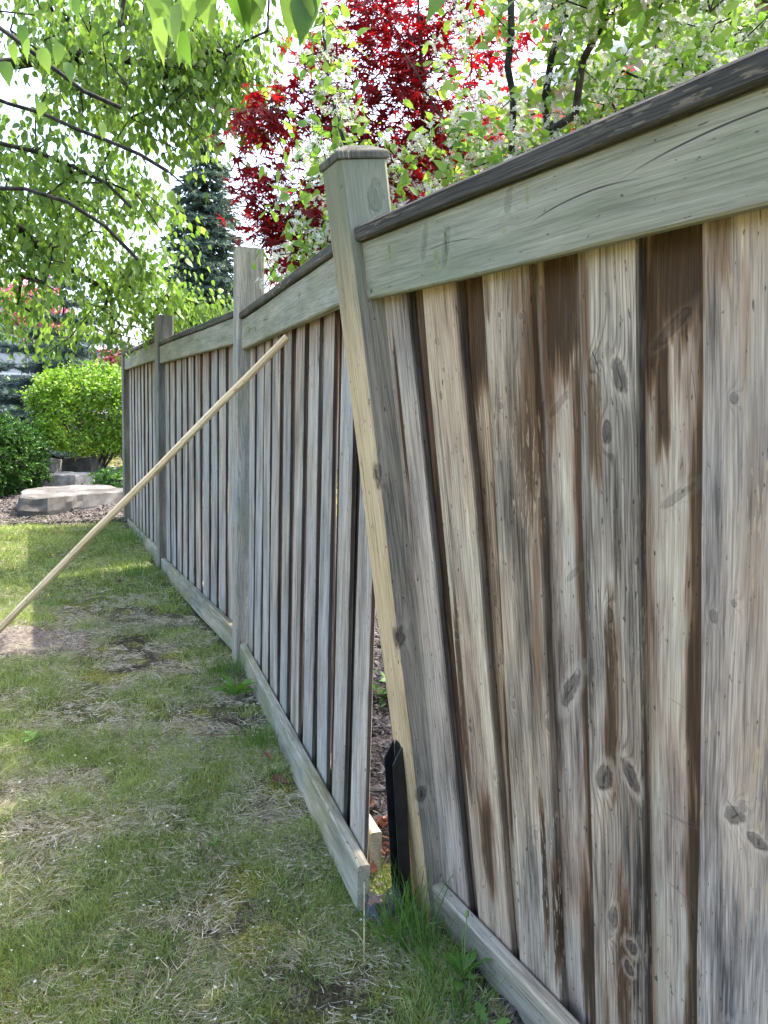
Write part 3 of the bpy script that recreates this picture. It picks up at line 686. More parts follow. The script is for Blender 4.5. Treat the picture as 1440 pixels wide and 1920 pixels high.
fwd = np.array([0, math.cos(TH), -math.sin(TH)])

def leaf_cloud(owner, partname, tmpl, pos, R, size, tint, mat, mat_single, n_single, single='leaf'):
    """the leaves that show largest become objects of their own; the rest is one mesh"""
    v = pos - CAMP; dep = v @ fwd
    rx = v[:, 0] / np.maximum(dep, .1); rz = v[:, 2] / np.maximum(dep, .1)
    vis = (dep > .5) & (np.abs(rx) < .5) & (rz < .53)
    show = np.where(vis, size / np.maximum(np.linalg.norm(v, axis=1), .1), 0)
    big = np.argsort(-show)[:n_single]; big = big[show[big] > 0]
    rest = np.ones(len(pos), bool); rest[big] = False
    pos = pos - np.array(owner.location)
    me = scatter(partname, tmpl[0], tmpl[1], pos[rest], R[rest], size[rest], tint[rest], mat, smooth=True)
    c = link(partname, me, None, owner); tag(c, kind='stuff')
    if len(big):
        lm = bpy.data.meshes.new(single); lm.from_pydata([tuple(a) for a in tmpl[0]], [], tmpl[1]); lm.polygons.foreach_set('use_smooth', np.ones(len(tmpl[1]), bool)); lm.update(); lm.materials.append(mat_single)
        for i in big:
            o = link(single, lm, None, c); m = Matrix(R[i] * size[i]).to_4x4(); m.translation = pos[i]; o.matrix_basis = m
    return c

def in_ell(n, ells, r, shell=.0):
    """points in a union of ellipsoids (cx,cy,cz,rx,ry,rz,weight)"""
    E_ = np.array(ells); wts = E_[:, 6] / E_[:, 6].sum(); k = r.choice(len(ells), n, p=wts)
    d = norm(r.normal(size=(n, 3))); rad = (shell + (1 - shell) * r.random(n)) ** (1 / 2.4)
    return E_[k, :3] + d * rad[:, None] * E_[k, 3:6]

def leaves_at(tips_pos, dirs, per, spread, size, r, axis_fn, szvar=.25):
    n = len(tips_pos) * per; P = np.repeat(tips_pos, per, 0); D = np.repeat(dirs, per, 0)
    back = r.random(n)[:, None] * spread[1]
    P = P - D * back + r.normal(0, spread[0], (n, 3))
    ax, nr = axis_fn(n, D, r)
    R = frames(ax, nr); S = size * (1 + r.normal(0, szvar, n)).clip(.45, 1.6)
    return P, R, S

def bark(name, c0, c1): return simple(name, c0, c1, 26, .9, .8, .01, (1, 1, .35))
M_bark = bark('dark_bark', (.012, .011, .010), (.05, .045, .04))
M_bark2 = bark('grey_bark', (.03, .028, .025), (.10, .09, .08))

# ------------------------------------------------------------------ broad leafed tree over the lawn
M_green = leaf_mat('green_leaf', (.085, .175, .04), (.25, .37, .11), .46)
M_green1 = leaf_mat('green_leaf_single', (.085, .175, .04), (.25, .37, .11), .46, tint=None)
def droopy(n, D, r):
    ax = np.stack([r.normal(0, .42, n), r.normal(0, .42, n), -np.ones(n)], 1) + D * .35
    return ax, norm(np.stack([r.normal(0, 1, n), r.normal(0, 1, n), r.normal(.35, .4, n)], 1))
def left_tree():
    r = np.random.default_rng(11)
    t = empty('shade_tree', (-4.7, 4.6, float(ground_z(-4.7, 4.6, False)))); off = np.array(t.location)
    tag(t, 'big green tree with drooping leafy branches over the lawn at the left', 'tree')
    limbs = [[(-4.7, 4.6, -.1), (-4.65, 4.6, 1.4), (-4.5, 4.65, 2.3), (-4.3, 4.7, 3.4), (-4.0, 4.9, 4.8)],
             [(-4.5, 4.65, 2.3), (-3.4, 4.9, 3.15), (-2.4, 5.0, 3.05), (-1.7, 5.2, 2.75)],
             [(-4.4, 4.65, 2.9), (-3.2, 5.2, 3.55), (-2.1, 5.4, 3.75), (-1.3, 5.5, 3.7)],
             [(-4.5, 4.65, 2.3), (-3.8, 5.4, 2.9), (-2.9, 6.0, 2.85), (-2.3, 6.5, 2.4)],
             [(-4.3, 4.7, 3.4), (-3.0, 4.4, 3.9), (-2.0, 4.4, 3.9), (-1.5, 4.6, 3.85)],
             [(-4.3, 4.7, 3.4), (-2.9, 3.6, 3.9), (-1.7, 2.6, 3.45), (-.7, 1.95, 2.72), (-.25, 1.78, 2.44)],
             [(-.7, 1.95, 2.72), (-.35, 1.72, 2.52), (.10, 1.70, 2.44)],
             [(-2.9, 3.6, 3.9), (-2.0, 3.2, 3.2), (-1.55, 3.0, 2.9)],
             [(-4.3, 4.7, 3.4), (-3.0, 4.1, 3.55), (-2.0, 3.9, 3.3), (-1.35, 4.0, 2.92)],
             [(-4.5, 4.65, 2.3), (-3.0, 4.3, 2.85), (-2.0, 4.35, 2.62), (-1.45, 4.55, 2.3)],
             [(-4.4, 4.65, 2.9), (-2.9, 4.5, 3.25), (-2.0, 4.6, 3.1), (-1.2, 4.8, 2.75)]]
    ells = [(-3.0, 5.6, 3.75, 2.0, 1.6, 1.25, 5.2), (-1.72, 5.5, 3.72, .70, .9, .60, 1.9), (-2.1, 5.6, 3.1, .45, .6, .5, 1.0), (-2.3, 6.1, 2.75, .85, .8, .6, 2.0), (-3.5, 6.0, 2.9, 1.2, 1.0, .7, 1.9), (-2.15, 6.6, 2.28, .55, .5, .36, .75),
            (-1.62, 6.8, 2.30, .40, .35, .20, .4), (-2.9, 6.8, 2.15, .55, .5, .30, .6), (-1.15, 5.4, 3.55, .38, .5, .45, .8), (-1.2, 5.2, 4.1, .5, .5, .5, .9), (-3.3, 4.6, 4.5, 1.8, 1.4, .9, 2.0)]
    T = in_ell(720, ells, r, .12)
    holes = np.array([(-1.85, 5.2, 3.15, .28), (-2.35, 5.3, 3.45, .25), (-2.0, 5.6, 2.75, .25), (-2.5, 5.2, 2.95, .22)])
    for h in holes: T = T[np.linalg.norm(T - h[:3], axis=1) > h[3]]
    P, par, rad, tips = grow(limbs, T, .17, 11, .05, .07, .50, .0042)
    rad = np.maximum(rad, .0034); nl = sum(max(1, int(np.linalg.norm(np.array(q) - np.array(p)) / .17)) for L_ in limbs for p, q in zip(L_[:-1], L_[1:])); rad[:nl] = np.maximum(rad[:nl], .011)
    me = tubes('trunk', P - off, par, rad, M_bark); link('trunk', me, None, t)
    d = norm(P[tips] - P[par[par[tips]].clip(0)])
    Lp, R, S = leaves_at(P[tips], d, 30, (.10, .32), .051, r, droopy)
    # leaves also sit along the finer branches
    fine = np.where((rad < .007) & (par >= 0))[0]; sel = r.choice(fine, 2600)
    L2, R2, S2 = leaves_at(P[sel], norm(P[sel] - P[par[sel]]), 1, (.05, .05), .066, r, droopy)
    Lp = np.concatenate([Lp, L2]); R = np.concatenate([R, R2]); S = np.concatenate([S, S2])
    zc = Lp[:, 2] < ground_z(Lp[:, 0], Lp[:, 1], False) + 1.55
    keep = ~zc; Lp, R, S = Lp[keep], R[keep], S[keep]
    # the nearest hanging spray
    nb = []
    for (x, y, z) in [(-.48, 1.80, 2.36), (-.42, 1.76, 2.40), (-.36, 1.78, 2.42), (-.30, 1.80, 2.44), (-.24, 1.82, 2.44), (.08, 1.74, 2.45), (.15, 1.74, 2.46), (-.52, 1.86, 2.44)]:
        k = {True: 3, False: 6}[x > 0]
        for _ in range(k): nb.append((x + r.normal(0, .035), y + r.normal(0, .06), z + r.normal(0, .035)))
    nb += [(-.21, 1.80, 2.365), (-.205, 1.81, 2.37), (-.24, 1.86, 2.40)]
    for _ in range(34): nb.append((-1.50 + r.normal(0, .16), 3.0 + r.normal(0, .2), 2.86 + r.normal(0, .12)))
    nb = np.array(nb); n = len(nb)
    ax, nr = droopy(n, np.tile([[0.1, -.1, -.2]], (n, 1)), r); ax[:, 2] -= 1.2; nr = norm(np.stack([r.normal(0, .55, n), -np.ones(n), r.normal(.2, .3, n)], 1))
    Rn = frames(ax, nr); Sn = np.where(nb[:, 0] < -1, .068, .090) * (1 + r.normal(0, .13, n)).clip(.7, 1.3)
    Lp = np.concatenate([Lp, nb]); R = np.concatenate([R, Rn]); S = np.concatenate([S, Sn])
    leaf_cloud(t, 'crown', OV, Lp, R, S, r.random(len(Lp)), M_green, M_green1, 300)
left_tree()

# ------------------------------------------------------------------ red maple beyond the fence
M_red = leaf_mat('red_maple_leaf', (.095, .008, .015), (.34, .024, .032), .46, tcol=(2.2, .6, .6))
M_red1 = leaf_mat('red_maple_leaf_single', (.095, .008, .015), (.34, .024, .032), .46, tint=None, tcol=(2.2, .6, .6))
def flatleaf(n, D, r):
    ax = D * .8 + np.stack([r.normal(0, .6, n), r.normal(0, .6, n), -.35 + r.normal(0, .25, n)], 1)
    return ax, norm(np.stack([r.normal(0, .35, n), -.25 + r.normal(0, .35, n), np.ones(n)], 1))
def maple():
    r = np.random.default_rng(23)
    t = empty('maple_tree', (.75, 5.7, float(ground_z(.75, 5.7, False)))); off = np.array(t.location)
    tag(t, 'red leafed maple with star shaped leaves beyond the fence', 'tree')
    limbs = [[(.75, 5.7, -.1), (.7, 5.6, .9), (.55, 5.4, 1.8), (.35, 5.2, 2.7), (.15, 5.1, 3.6), (.0, 5.1, 4.5)],
             [(.55, 5.4, 1.8), (.1, 5.1, 2.3), (-.4, 5.0, 2.55), (-.85, 4.95, 2.72)],
             [(.35, 5.2, 2.7), (-.2, 5.0, 3.05), (-.6, 4.95, 3.25), (-.9, 4.9, 3.3)],
             [(.35, 5.2, 2.7), (.9, 5.1, 3.2), (1.5, 5.2, 3.3), (2.2, 5.3, 3.3)]]
    layers = [(-.78, 4.95, 3.17, .28, .3, .10, 1.0), (-.42, 5.0, 3.36, .30, .35, .10, 1.3), (-.62, 4.95, 2.86, .42, .4, .12, 1.6), (-.28, 5.0, 3.05, .3, .35, .12, 1.3), (-.62, 4.95, 2.58, .36, .3, .09, 1.7), (-.50, 5.0, 2.36, .28, .3, .08, 1.1), (-.38, 5.0, 2.05, .28, .3, .09, .7),
              (-.15, 5.05, 3.75, .45, .5, .22, 2.6), (.1, 5.1, 3.35, .45, .5, .22, 2.6), (.35, 5.1, 3.05, .4, .5, .2, 1.7), (.5, 5.1, 3.75, .5, .5, .25, 1.6), (-.05, 5.05, 2.65, .35, .4, .15, .9), (.1, 5.0, 4.3, .8, .6, .3, 2.2),
              (1.2, 5.2, 3.3, .6, .4, .22, 1.0), (2.0, 5.3, 3.45, .6, .4, .25, .7), (.6, 5.1, 2.45, .4, .3, .2, .7), (1.3, 5.1, 2.7, .4, .3, .2, .5)]
    T = in_ell(520, layers, r, .1)
    P, par, rad, tips = grow(limbs, T, .15, 23, .03, .05, .5, .0022)
    rad = np.maximum(rad, .0018)
    link('trunk', tubes('trunk', P - off, par, rad, M_bark2), None, t)
    d = norm(P[tips] - P[par[par[tips]].clip(0)])
    Lp, R, S = leaves_at(P[tips], d, 11, (.08, .15), .12, r, flatleaf, .22)
    leaf_cloud(t, 'crown', ST, Lp, R, S, r.random(len(Lp)) ** 1.2, M_red, M_red1, 300)
maple()

# ------------------------------------------------------------------ white flowering tree close behind the fence
M_pear = leaf_mat('spring_leaf', (.14, .27, .06), (.32, .46, .11), .5)
M_pear1 = leaf_mat('spring_leaf_single', (.14, .27, .06), (.32, .46, .11), .5, tint=None)
M_blos = leaf_mat('white_petal', (.62, .63, .56), (.82, .82, .77), .35, tcol=(1, 1, 1))
def anyleaf(n, D, r):
    ax = D * .4 + r.normal(0, .8, (n, 3)); ax[:, 2] -= .15
    return ax, norm(np.stack([r.normal(0, .7, n), r.normal(-.3, .7, n), np.ones(n) * .8], 1))
def pear():
    r = np.random.default_rng(31)
    t = empty('blossom_tree', (.75, 4.3, float(ground_z(.75, 4.3, False)))); off = np.array(t.location)
    tag(t, 'fresh green tree full of white blossom right behind the fence', 'tree')
    limbs = [[(.75, 4.3, -.1), (.74, 4.3, .7), (.68, 4.2, 1.5), (.56, 4.0, 2.4), (.52, 3.85, 3.1), (.54, 3.8, 4.2)],
             [(.74, 4.3, .9), (.82, 4.15, 2.0), (.74, 3.9, 2.8), (.76, 3.8, 3.3), (.8, 3.8, 4.3)],
             [(.70, 4.32, 1.5), (.3, 4.1, 2.1), (-.1, 3.9, 2.5), (-.32, 3.85, 3.0), (-.42, 3.85, 3.5)],
             [(.86, 4.35, 2.0), (1.5, 4.0, 2.5), (2.0, 3.9, 2.9)], [(.82, 4.4, 2.8), (1.3, 4.1, 3.2), (1.9, 4.0, 3.5)],
             [(.62, 4.4, 2.4), (.3, 4.2, 2.9), (.0, 4.1, 3.3)]]
    ells = [(.9, 4.0, 2.75, .7, .5, .45, 3.), (1.6, 3.9, 2.95, .7, .5, .5, 3.), (.35, 4.0, 2.55, .4, .4, .35, 1.1), (.6, 4.1, 3.3, .5, .5, .4, .8), (1.3, 4.0, 3.45, .8, .5, .45, 2.2), (2.2, 3.9, 3.2, .5, .5, .5, 1.0),
            (-.25, 3.9, 2.55, .30, .35, .35, .9), (-.40, 3.95, 2.05, .28, .3, .25, .55), (-.1, 3.9, 2.1, .4, .3, .3, .8), (-.35, 3.9, 3.25, .2, .2, .45, .45), (.4, 3.9, 2.1, .5, .3, .3, .9), (1.2, 3.8, 2.3, .8, .3, .3, 1.2), (.9, 4.2, 4.0, 1.3, .6, .5, 2.), (.92, 3.02, 3.18, .5, .35, .3, 2.4), (.6, 3.0, 4.1, .9, .5, .5, 1.2)]  # nearest clump added and thickened to block sun coming through the fence gap
    T = in_ell(850, ells, r, .1)
    P, par, rad, tips = grow(limbs, T, .14, 31, .04, .08, .5, .0027)
    rad = np.maximum(rad, .0022); rad[:60] = np.maximum(rad[:60], .017)
    link('trunk', tubes('trunk', P - off, par, rad, M_bark), None, t)
    d = norm(P[tips] - P[par[par[tips]].clip(0)])
    Lp, R, S = leaves_at(P[tips], d, 12, (.07, .16), .052, r, anyleaf, .28)
    leaf_cloud(t, 'crown', OV, Lp, R, S, r.random(len(Lp)), M_pear, M_pear1, 300)
    k = r.random(len(tips)) < .85
    c = P[tips][k]; cd = d[k]
    c = np.concatenate([c, c - cd * .12 + r.normal(0, .05, c.shape)]); cd = np.concatenate([cd, cd])
    per = 20; C = np.repeat(c, per, 0); dirn = norm(r.normal(size=C.shape) + np.array([0, -.3, .5]))
    Bp = C + dirn * (.030 + .020 * r.random(len(C)))[:, None]
    ax = norm(np.cross(dirn, r.normal(size=C.shape)))
    Rb = frames(ax, dirn)
    me = scatter('blossom', FL[0], FL[1], Bp - off, Rb, .0128 * (1 + r.normal(0, .15, len(C))), r.random(len(C)), M_blos)
    tag(link('blossom', me, None, t), kind='stuff')
pear()

# ------------------------------------------------------------------ conifers and shrubs beyond the end of the fence
def needle_tuft(n=14, spread=.9, wid=.05):
    r = np.random.default_rng(3); V = []; F = []
    for k in range(n):
        a = k * 2.4; y0 = k / n * .8; d = np.array([math.cos(a) * spread * .5, .5, math.sin(a) * spread * .5]); sd = np.cross(d, [0, 1, 0]); sd = sd / (np.linalg.norm(sd) + 1e-9) * wid
        b = len(V); V += [tuple(np.array([0, y0, 0]) - sd), tuple(np.array([0, y0, 0]) + sd), tuple(np.array([0, y0, 0]) + d * .8)]; F.append((b, b + 1, b + 2))
    return np.array(V, float), F
NTF = needle_tuft(); SPRAY = needle_tuft(10, .55, .10)
def conifer(name, label, base, H, R0, col0, col1, seed, whorls, per, tuft, ts, droopk, zlow, tmpl, sub=9, upturn=.0, barkm=M_bark):
    r = np.random.default_rng(seed); b = np.array([base[0], base[1], float(ground_z(base[0], base[1], False))])
    t = empty(name, b); tag(t, label, 'tree')
    pts = [np.array([0, 0, -.1])]; par = [-1]
    nz = 16
    for i in range(1, nz + 1): pts.append(np.array([r.normal(0, .02), r.normal(0, .02), H * i / nz])); par.append(i - 1)
    tp = []; td = []
    for wz in np.linspace(zlow, .985, whorls):
        z = H * wz; i0 = int(round(wz * nz)); Lb = R0 * (1 - wz) ** .75 + .06
        for k in range(per):
            a = r.uniform(0, 6.283); L = Lb * r.uniform(.75, 1.12); j = i0; st = np.array([0, 0, z])
            dr = np.array([math.cos(a), math.sin(a), 0])
            n = 5
            for q in range(1, n + 1):
                f = q / n; p = st + dr * L * f + np.array([0, 0, (-droopk * f + upturn * f * f) * L]) + r.normal(0, .015, 3); pts.append(p); par.append(j); j = len(pts) - 1
                m = max(2, int(sub * L))
                for s_ in range(m):
                    sd = np.array([-dr[1], dr[0], 0]) * r.choice([-1, 1]); ll = L * .38 * (1.15 - f) * r.uniform(.3, 1.) + .03
                    o_ = p - dr * L * r.uniform(0, .2); dd = norm(sd * .8 + dr * .6 + np.array([0, 0, -droopk * .6 + upturn * .3]) + r.normal(0, .12, 3))
                    for e in np.arange(.02, ll, ts * .55): tp.append(o_ + dd * e); td.append(dd)
    P = np.array(pts); par = np.array(par); rad = np.where(np.arange(len(P)) <= nz, .014 * H * (1 - np.arange(len(P)) / (nz + 2)).clip(.05, 1), .012)
    link('trunk', tubes('trunk', P, par, rad, barkm, 5), None, t)
    tp = np.array(tp); td = norm(np.array(td) + r.normal(0, .2, (len(td), 3)))
    N_ = norm(r.normal(size=tp.shape) + np.array([0, 0, .5]))
    m = leaf_mat(name + '_needles', col0, col1, .12, .6)
    me = scatter('crown', tmpl[0], tmpl[1], tp, frames(td, N_), ts * (1 + r.normal(0, .2, len(tp))).clip(.5, 1.5), r.random(len(tp)), m)
    tag(link('crown', me, None, t), kind='stuff')
    return t
conifer('spruce_tree', 'blue green spruce with layered branches behind the lime bush', (-6.3, 15.2), 3.7, 2.3, (.045, .085, .085), (.13, .20, .20), 41, 12, 8, NTF, .13, .15, .05, NTF, 7, .22)
conifer('spruce_tree', 'lower blue spruce at the left edge, behind the dark round shrub', (-7.6, 14.2), 2.6, 1.5, (.05, .10, .11), (.15, .23, .24), 42, 9, 7, NTF, .12, .1, .06, NTF, 7, .2)
conifer('cypress_tree', 'tall narrow dark green conifer standing beyond the fence against the sky', (-3.15, 13.5), 6.0, 1.35, (.085, .135, .115), (.20, .28, .235), 43, 34, 10, SPRAY, .15, .5, .03, SPRAY, 9, .1)

def shrub(name, label, base, rx, ry, rz, cz, ntip, per, leaf, lsize, col0, col1, seed, shell, stems=30, axis=anyleaf, trans=.35, zcut=None, spread=.05, stem_r=.003, tcol=None):
    r = np.random.default_rng(seed); b = np.array([base[0], base[1], float(ground_z(base[0], base[1], False))])
    t = empty(name, b); tag(t, label, 'shrub')
    d = norm(r.normal(size=(ntip * 2, 3))); rad = (shell + (1 - shell) * r.random(ntip * 2)) ** .5
    bx = np.sign(d) * np.abs(d) ** .72
    T = bx * rad[:, None] * np.array([rx, ry, rz]) * (1 + .18 * (fbm(d[:, 0] * 3 + 5, d[:, 2] * 3 + d[:, 1] * 2, 1., seed, 2) - .5)[:, None]) + np.array([0, 0, cz])
    if zcut is not None: T = T[T[:, 2] > zcut + r.normal(0, .12, len(T))]
    T = T[T[:, 2] > .05][:ntip]
    limbs = [[(0, 0, -.05), (0, 0, .10)]]
    for k in range(stems):
        a = r.uniform(0, 6.283); q = r.random() ** .5
        limbs.append([(0, 0, .05), (math.cos(a) * rx * .3 * q, math.sin(a) * ry * .3 * q, cz * .45), (math.cos(a) * rx * .7 * q, math.sin(a) * ry * .7 * q, cz * 1.0)])
    P, par, rd, tips = grow(limbs, T, .12, seed, .03, .05, .42, stem_r)
    link('trunk', tubes('trunk', P, par, np.maximum(rd, stem_r).clip(0, .02), M_bark2, 5), None, t)
    dd = norm(P[tips] - P[par[par[tips]].clip(0)])
    Lp, R, S = leaves_at(P[tips], dd, per, (spread, .12), lsize, r, axis, .25)
    m = leaf_mat(name + '_leaf_%d' % seed, col0, col1, trans, .5, tcol=tcol)
    me = scatter('crown', leaf[0], leaf[1], Lp, R, S, r.random(len(Lp)), m, smooth=True)
    tag(link('crown', me, None, t), kind='stuff')
    return t
shrub('lime_shrub', 'rounded lime green bush with bare stems below, beside the fence end', (-4.22, 11.3), .90, .85, .68, 1.03, 1250, 26, OVL, .042, (.10, .23, .02), (.30, .47, .04), 51, .5, 46, zcut=.52, spread=.045, stem_r=.004)
shrub('yew_shrub', 'low dark green rounded shrub at the left edge beside the stone slab', (-5.42, 9.8), 1.02, .8, .52, .48, 1700, 9, SPRAY, .085, (.016, .055, .010), (.085, .20, .028), 52, .6, 20, trans=.15, spread=.03, axis=lambda n, D, r: (D + r.normal(0, .35, (n, 3)), norm(r.normal(size=(n, 3)))))
shrub('leafy_plant', 'small dark leafy plant at the foot of the lime bush', (-3.62, 10.2), .26, .22, .16, .17, 60, 8, OVL, .06, (.03, .09, .02), (.07, .17, .03), 53, .2, 5)
shrub('pink_tree', 'pink blossoming tree in the distance at the left', (-8.3, 18.5), .75, .75, .7, 3.2, 260, 14, OVL, .07, (.42, .05, .13), (.62, .14, .24), 54, .2, 12, tcol=(1.2, .8, .9))
shrub('pale_tree', 'pale yellow green young tree at the left edge', (-7.4, 12.6), .8, .8, 1.25, 2.2, 520, 12, OVL, .06, (.28, .34, .10), (.52, .55, .22), 55, .1, 9)
shrub('red_shrub', 'low purple red shrub peeping over the lime bush', (-4.5, 13.2), .4, .4, .16, 1.86, 90, 14, OVL, .05, (.16, .02, .03), (.30, .05, .06), 56, .2, 9)
for i, (x, y, s_, h) in enumerate([(-3.4, 19, 2.2, 1.5), (-10.5, 21, 2.4, 2.0), (3.5, 11.5, 1.6, 1.2)]):
    shrub('green_shrub', ['mid green bush far behind the fence under the conifer', 'mid green bush far off at the left beyond the spruces', 'mid green bush beyond the fence at the right'][i], (x, y), s_, s_, h, h, 420, 16, OVL, .11, (.05, .13, .025), (.12, .24, .045), 60 + i, .5, 12)

# ------------------------------------------------------------------ stones
M_stone = simple('grey_stone', (.06, .056, .051), (.145, .137, .125), 3.5, .92, .5, .012, detail=8)
M_stonep = simple('pale_stone', (.22, .21, .19), (.38, .36, .33), 12, .9, .6, .01, detail=6)
def stone(label, poly, h, mat, seed, cat='rock', tilt=0.):
    r = np.random.default_rng(seed); poly = np.array(poly, float); c = poly.mean(0); g = float(ground_z(c[0], c[1], False))
    n = len(poly); seg = 7
    out = []
    for i in range(n):
        for k in range(seg): out.append(poly[i] + (poly[(i + 1) % n] - poly[i]) * k / seg)
    out = np.array(out) - c; m = len(out); V = []; F = []
    out = out * (1 + (fbm(out[:, 0] * 3 + seed, out[:, 1] * 3, 1., seed) - .5) * .2)[:, None]
    rings = [(1.0, -.12), (1.02, .25 * h), (1.0, .6 * h), (.985, .93 * h), (.95, h), (.7, h * 1.01), (.4, h * 1.02)]
    for f, z in rings:
        for q in out:
            nz = (fbm(q[0] * 7, q[1] * 7 + z * 9, 1., seed + 3, 3) - .5)
            V.append((q[0] * f * (1 + nz * .14), q[1] * f * (1 + nz * .14), z + nz * .06 * (1 if z > 0 else 0) + tilt * q[0]))
    V.append((0, 0, h * 1.02))
    for k in range(len(rings) - 1):
        for i in range(m): F.append((k * m + i, k * m + (i + 1) % m, (k + 1) * m + (i + 1) % m, (k + 1) * m + i))
    for i in range(m): F.append(((len(rings) - 1) * m + i, (len(rings) - 1) * m + (i + 1) % m, len(V) - 1))
    me = bpy.data.meshes.new('stone'); me.from_pydata(V, [], F); me.update()
    o = link('stone_slab' if h < .35 else 'boulder', me, mat); o.location = (c[0], c[1], g); tag(o, label, cat); return o
stone('large flat grey stone slab lying in the mulch bed', [(-3.92, 8.22), (-3.66, 8.30), (-3.38, 8.75), (-3.06, 9.3), (-3.5, 9.7), (-4.2, 9.5), (-4.25, 8.95)], .21, M_stone, 71)
stone('pale flat stone behind the large slab', [(-4.65, 10.2), (-4.1, 10.15), (-4.0, 10.6), (-4.5, 10.75)], .22, M_stonep, 72)
stone('small pale block stone between the dark shrub and the lime bush', [(-4.95, 10.75), (-4.65, 10.7), (-4.62, 11.0), (-4.9, 11.05)], .36, M_stonep, 73)
stone('dark stone under the lime bush', [(-4.62, 11.0), (-4.2, 10.95), (-4.15, 11.3), (-4.55, 11.4)], .38, M_stone, 74)

# ------------------------------------------------------------------ houses in the background
M_siding = simple('grey_siding', (.40, .40, .42), (.50, .50, .52), 3, .8, .2, .01, (1, 1, 14))
M_brick = simple('beige_wall', (.36, .31, .27), (.46, .41, .36), 6, .9, .3, .01)
M_roof = simple('roof_shingle', (.10, .10, .115), (.19, .19, .21), 14, .95, .5, .02, (1, 1, 3))
M_white = simple('white_trim', (.66, .66, .65), (.76, .76, .75), 5, .6, 0)
M_pane = simple('window_pane', (.03, .04, .05), (.07, .09, .11), 2, .08, 0, spec=.6)
def boxm(name, x0, x1, y0, y1, z0, z1, mat, parent):
    V = [(x0, y0, z0), (x1, y0, z0), (x1, y1, z0), (x0, y1, z0), (x0, y0, z1), (x1, y0, z1), (x1, y1, z1), (x0, y1, z1)]
    F = [(3, 2, 1, 0), (4, 5, 6, 7), (0, 1, 5, 4), (1, 2, 6, 5), (2, 3, 7, 6), (3, 0, 4, 7)]
    me = bpy.data.meshes.new(name); me.from_pydata(V, [], F); me.update(); return link(name, me, mat, parent)
def house(label, x0, x1, y0, y1, g, eave, ridge, wallm, wins):
    cx = (x0 + x1) / 2; o = empty('house', (cx, y0, g)); tag(o, label, 'house')
    h = (x1 - x0) / 2; D = y1 - y0; e = eave - g; p = ridge - g
    V = [(-h, 0, 0), (h, 0, 0), (h, 0, e), (0, 0, p), (-h, 0, e), (-h, D, 0), (h, D, 0), (h, D, e), (0, D, p), (-h, D, e)]
    F = [(0, 1, 2, 3, 4), (9, 8, 7, 6, 5), (0, 4, 9, 5), (1, 6, 7, 2)]
    me = bpy.data.meshes.new('wall'); me.from_pydata(V, [], F); me.update(); link('wall', me, wallm, o)
    ov = .35; sl = (p - e) / h
    for sx in (-1, 1):
        def q(x, y, dz): return (sx * x, y, p - x * sl + dz)
        V = [q(0, -ov, .03), q(h + ov, -ov, .03), q(h + ov, D + ov, .03), q(0, D + ov, .03), q(0, -ov, .18), q(h + ov, -ov, .18), q(h + ov, D + ov, .18), q(0, D + ov, .18)]
        F = [(3, 2, 1, 0), (4, 5, 6, 7), (0, 1, 5, 4), (1, 2, 6, 5), (2, 3, 7, 6), (3, 0, 4, 7)]
        me = bpy.data.meshes.new('roof'); me.from_pydata(V, [], F); me.update(); rf = link('roof', me, M_roof, o)
        V = [q(0, -ov - .03, -.05), q(h + ov, -ov - .03, -.05), q(h + ov, -ov - .03, .17), q(0, -ov - .03, .17), q(0, -ov - .002, -.05), q(h + ov, -ov - .002, -.05), q(h + ov, -ov - .002, .17), q(0, -ov - .002, .17)]
        me = bpy.data.meshes.new('fascia'); me.from_pydata(V, [], F); me.update(); link('fascia', me, M_white, rf)
    for (wx, wz, ww, wh) in wins:
        wx -= cx; wz -= g
        f = boxm('window', wx - ww / 2 - .08, wx + ww / 2 + .08, -.05, .02, wz - wh / 2 - .08, wz + wh / 2 + .08, M_white, o)
        boxm('pane', wx - ww / 2, wx + ww / 2, -.065, -.051, wz - wh / 2, wz + wh / 2, M_pane, f)
house('pale gabled house seen through the trees beyond the fence', -1.3, 13.5, 14.2, 24, .45, 5.25, 8.75, M_brick, [(1.5, 2.6, 1.2, 1.4), (6, 2.6, 1.6, 1.4), (6, 6, 1.2, 1.2)])
house('distant grey house at the left edge', -21, -10.5, 28, 38, .6, 3.4, 6.3, M_siding, [(-13.2, 1.9, 1.6, 1.3), (-17, 1.9, 1.6, 1.3), (-15.8, 4.4, 1.1, 1.0)])

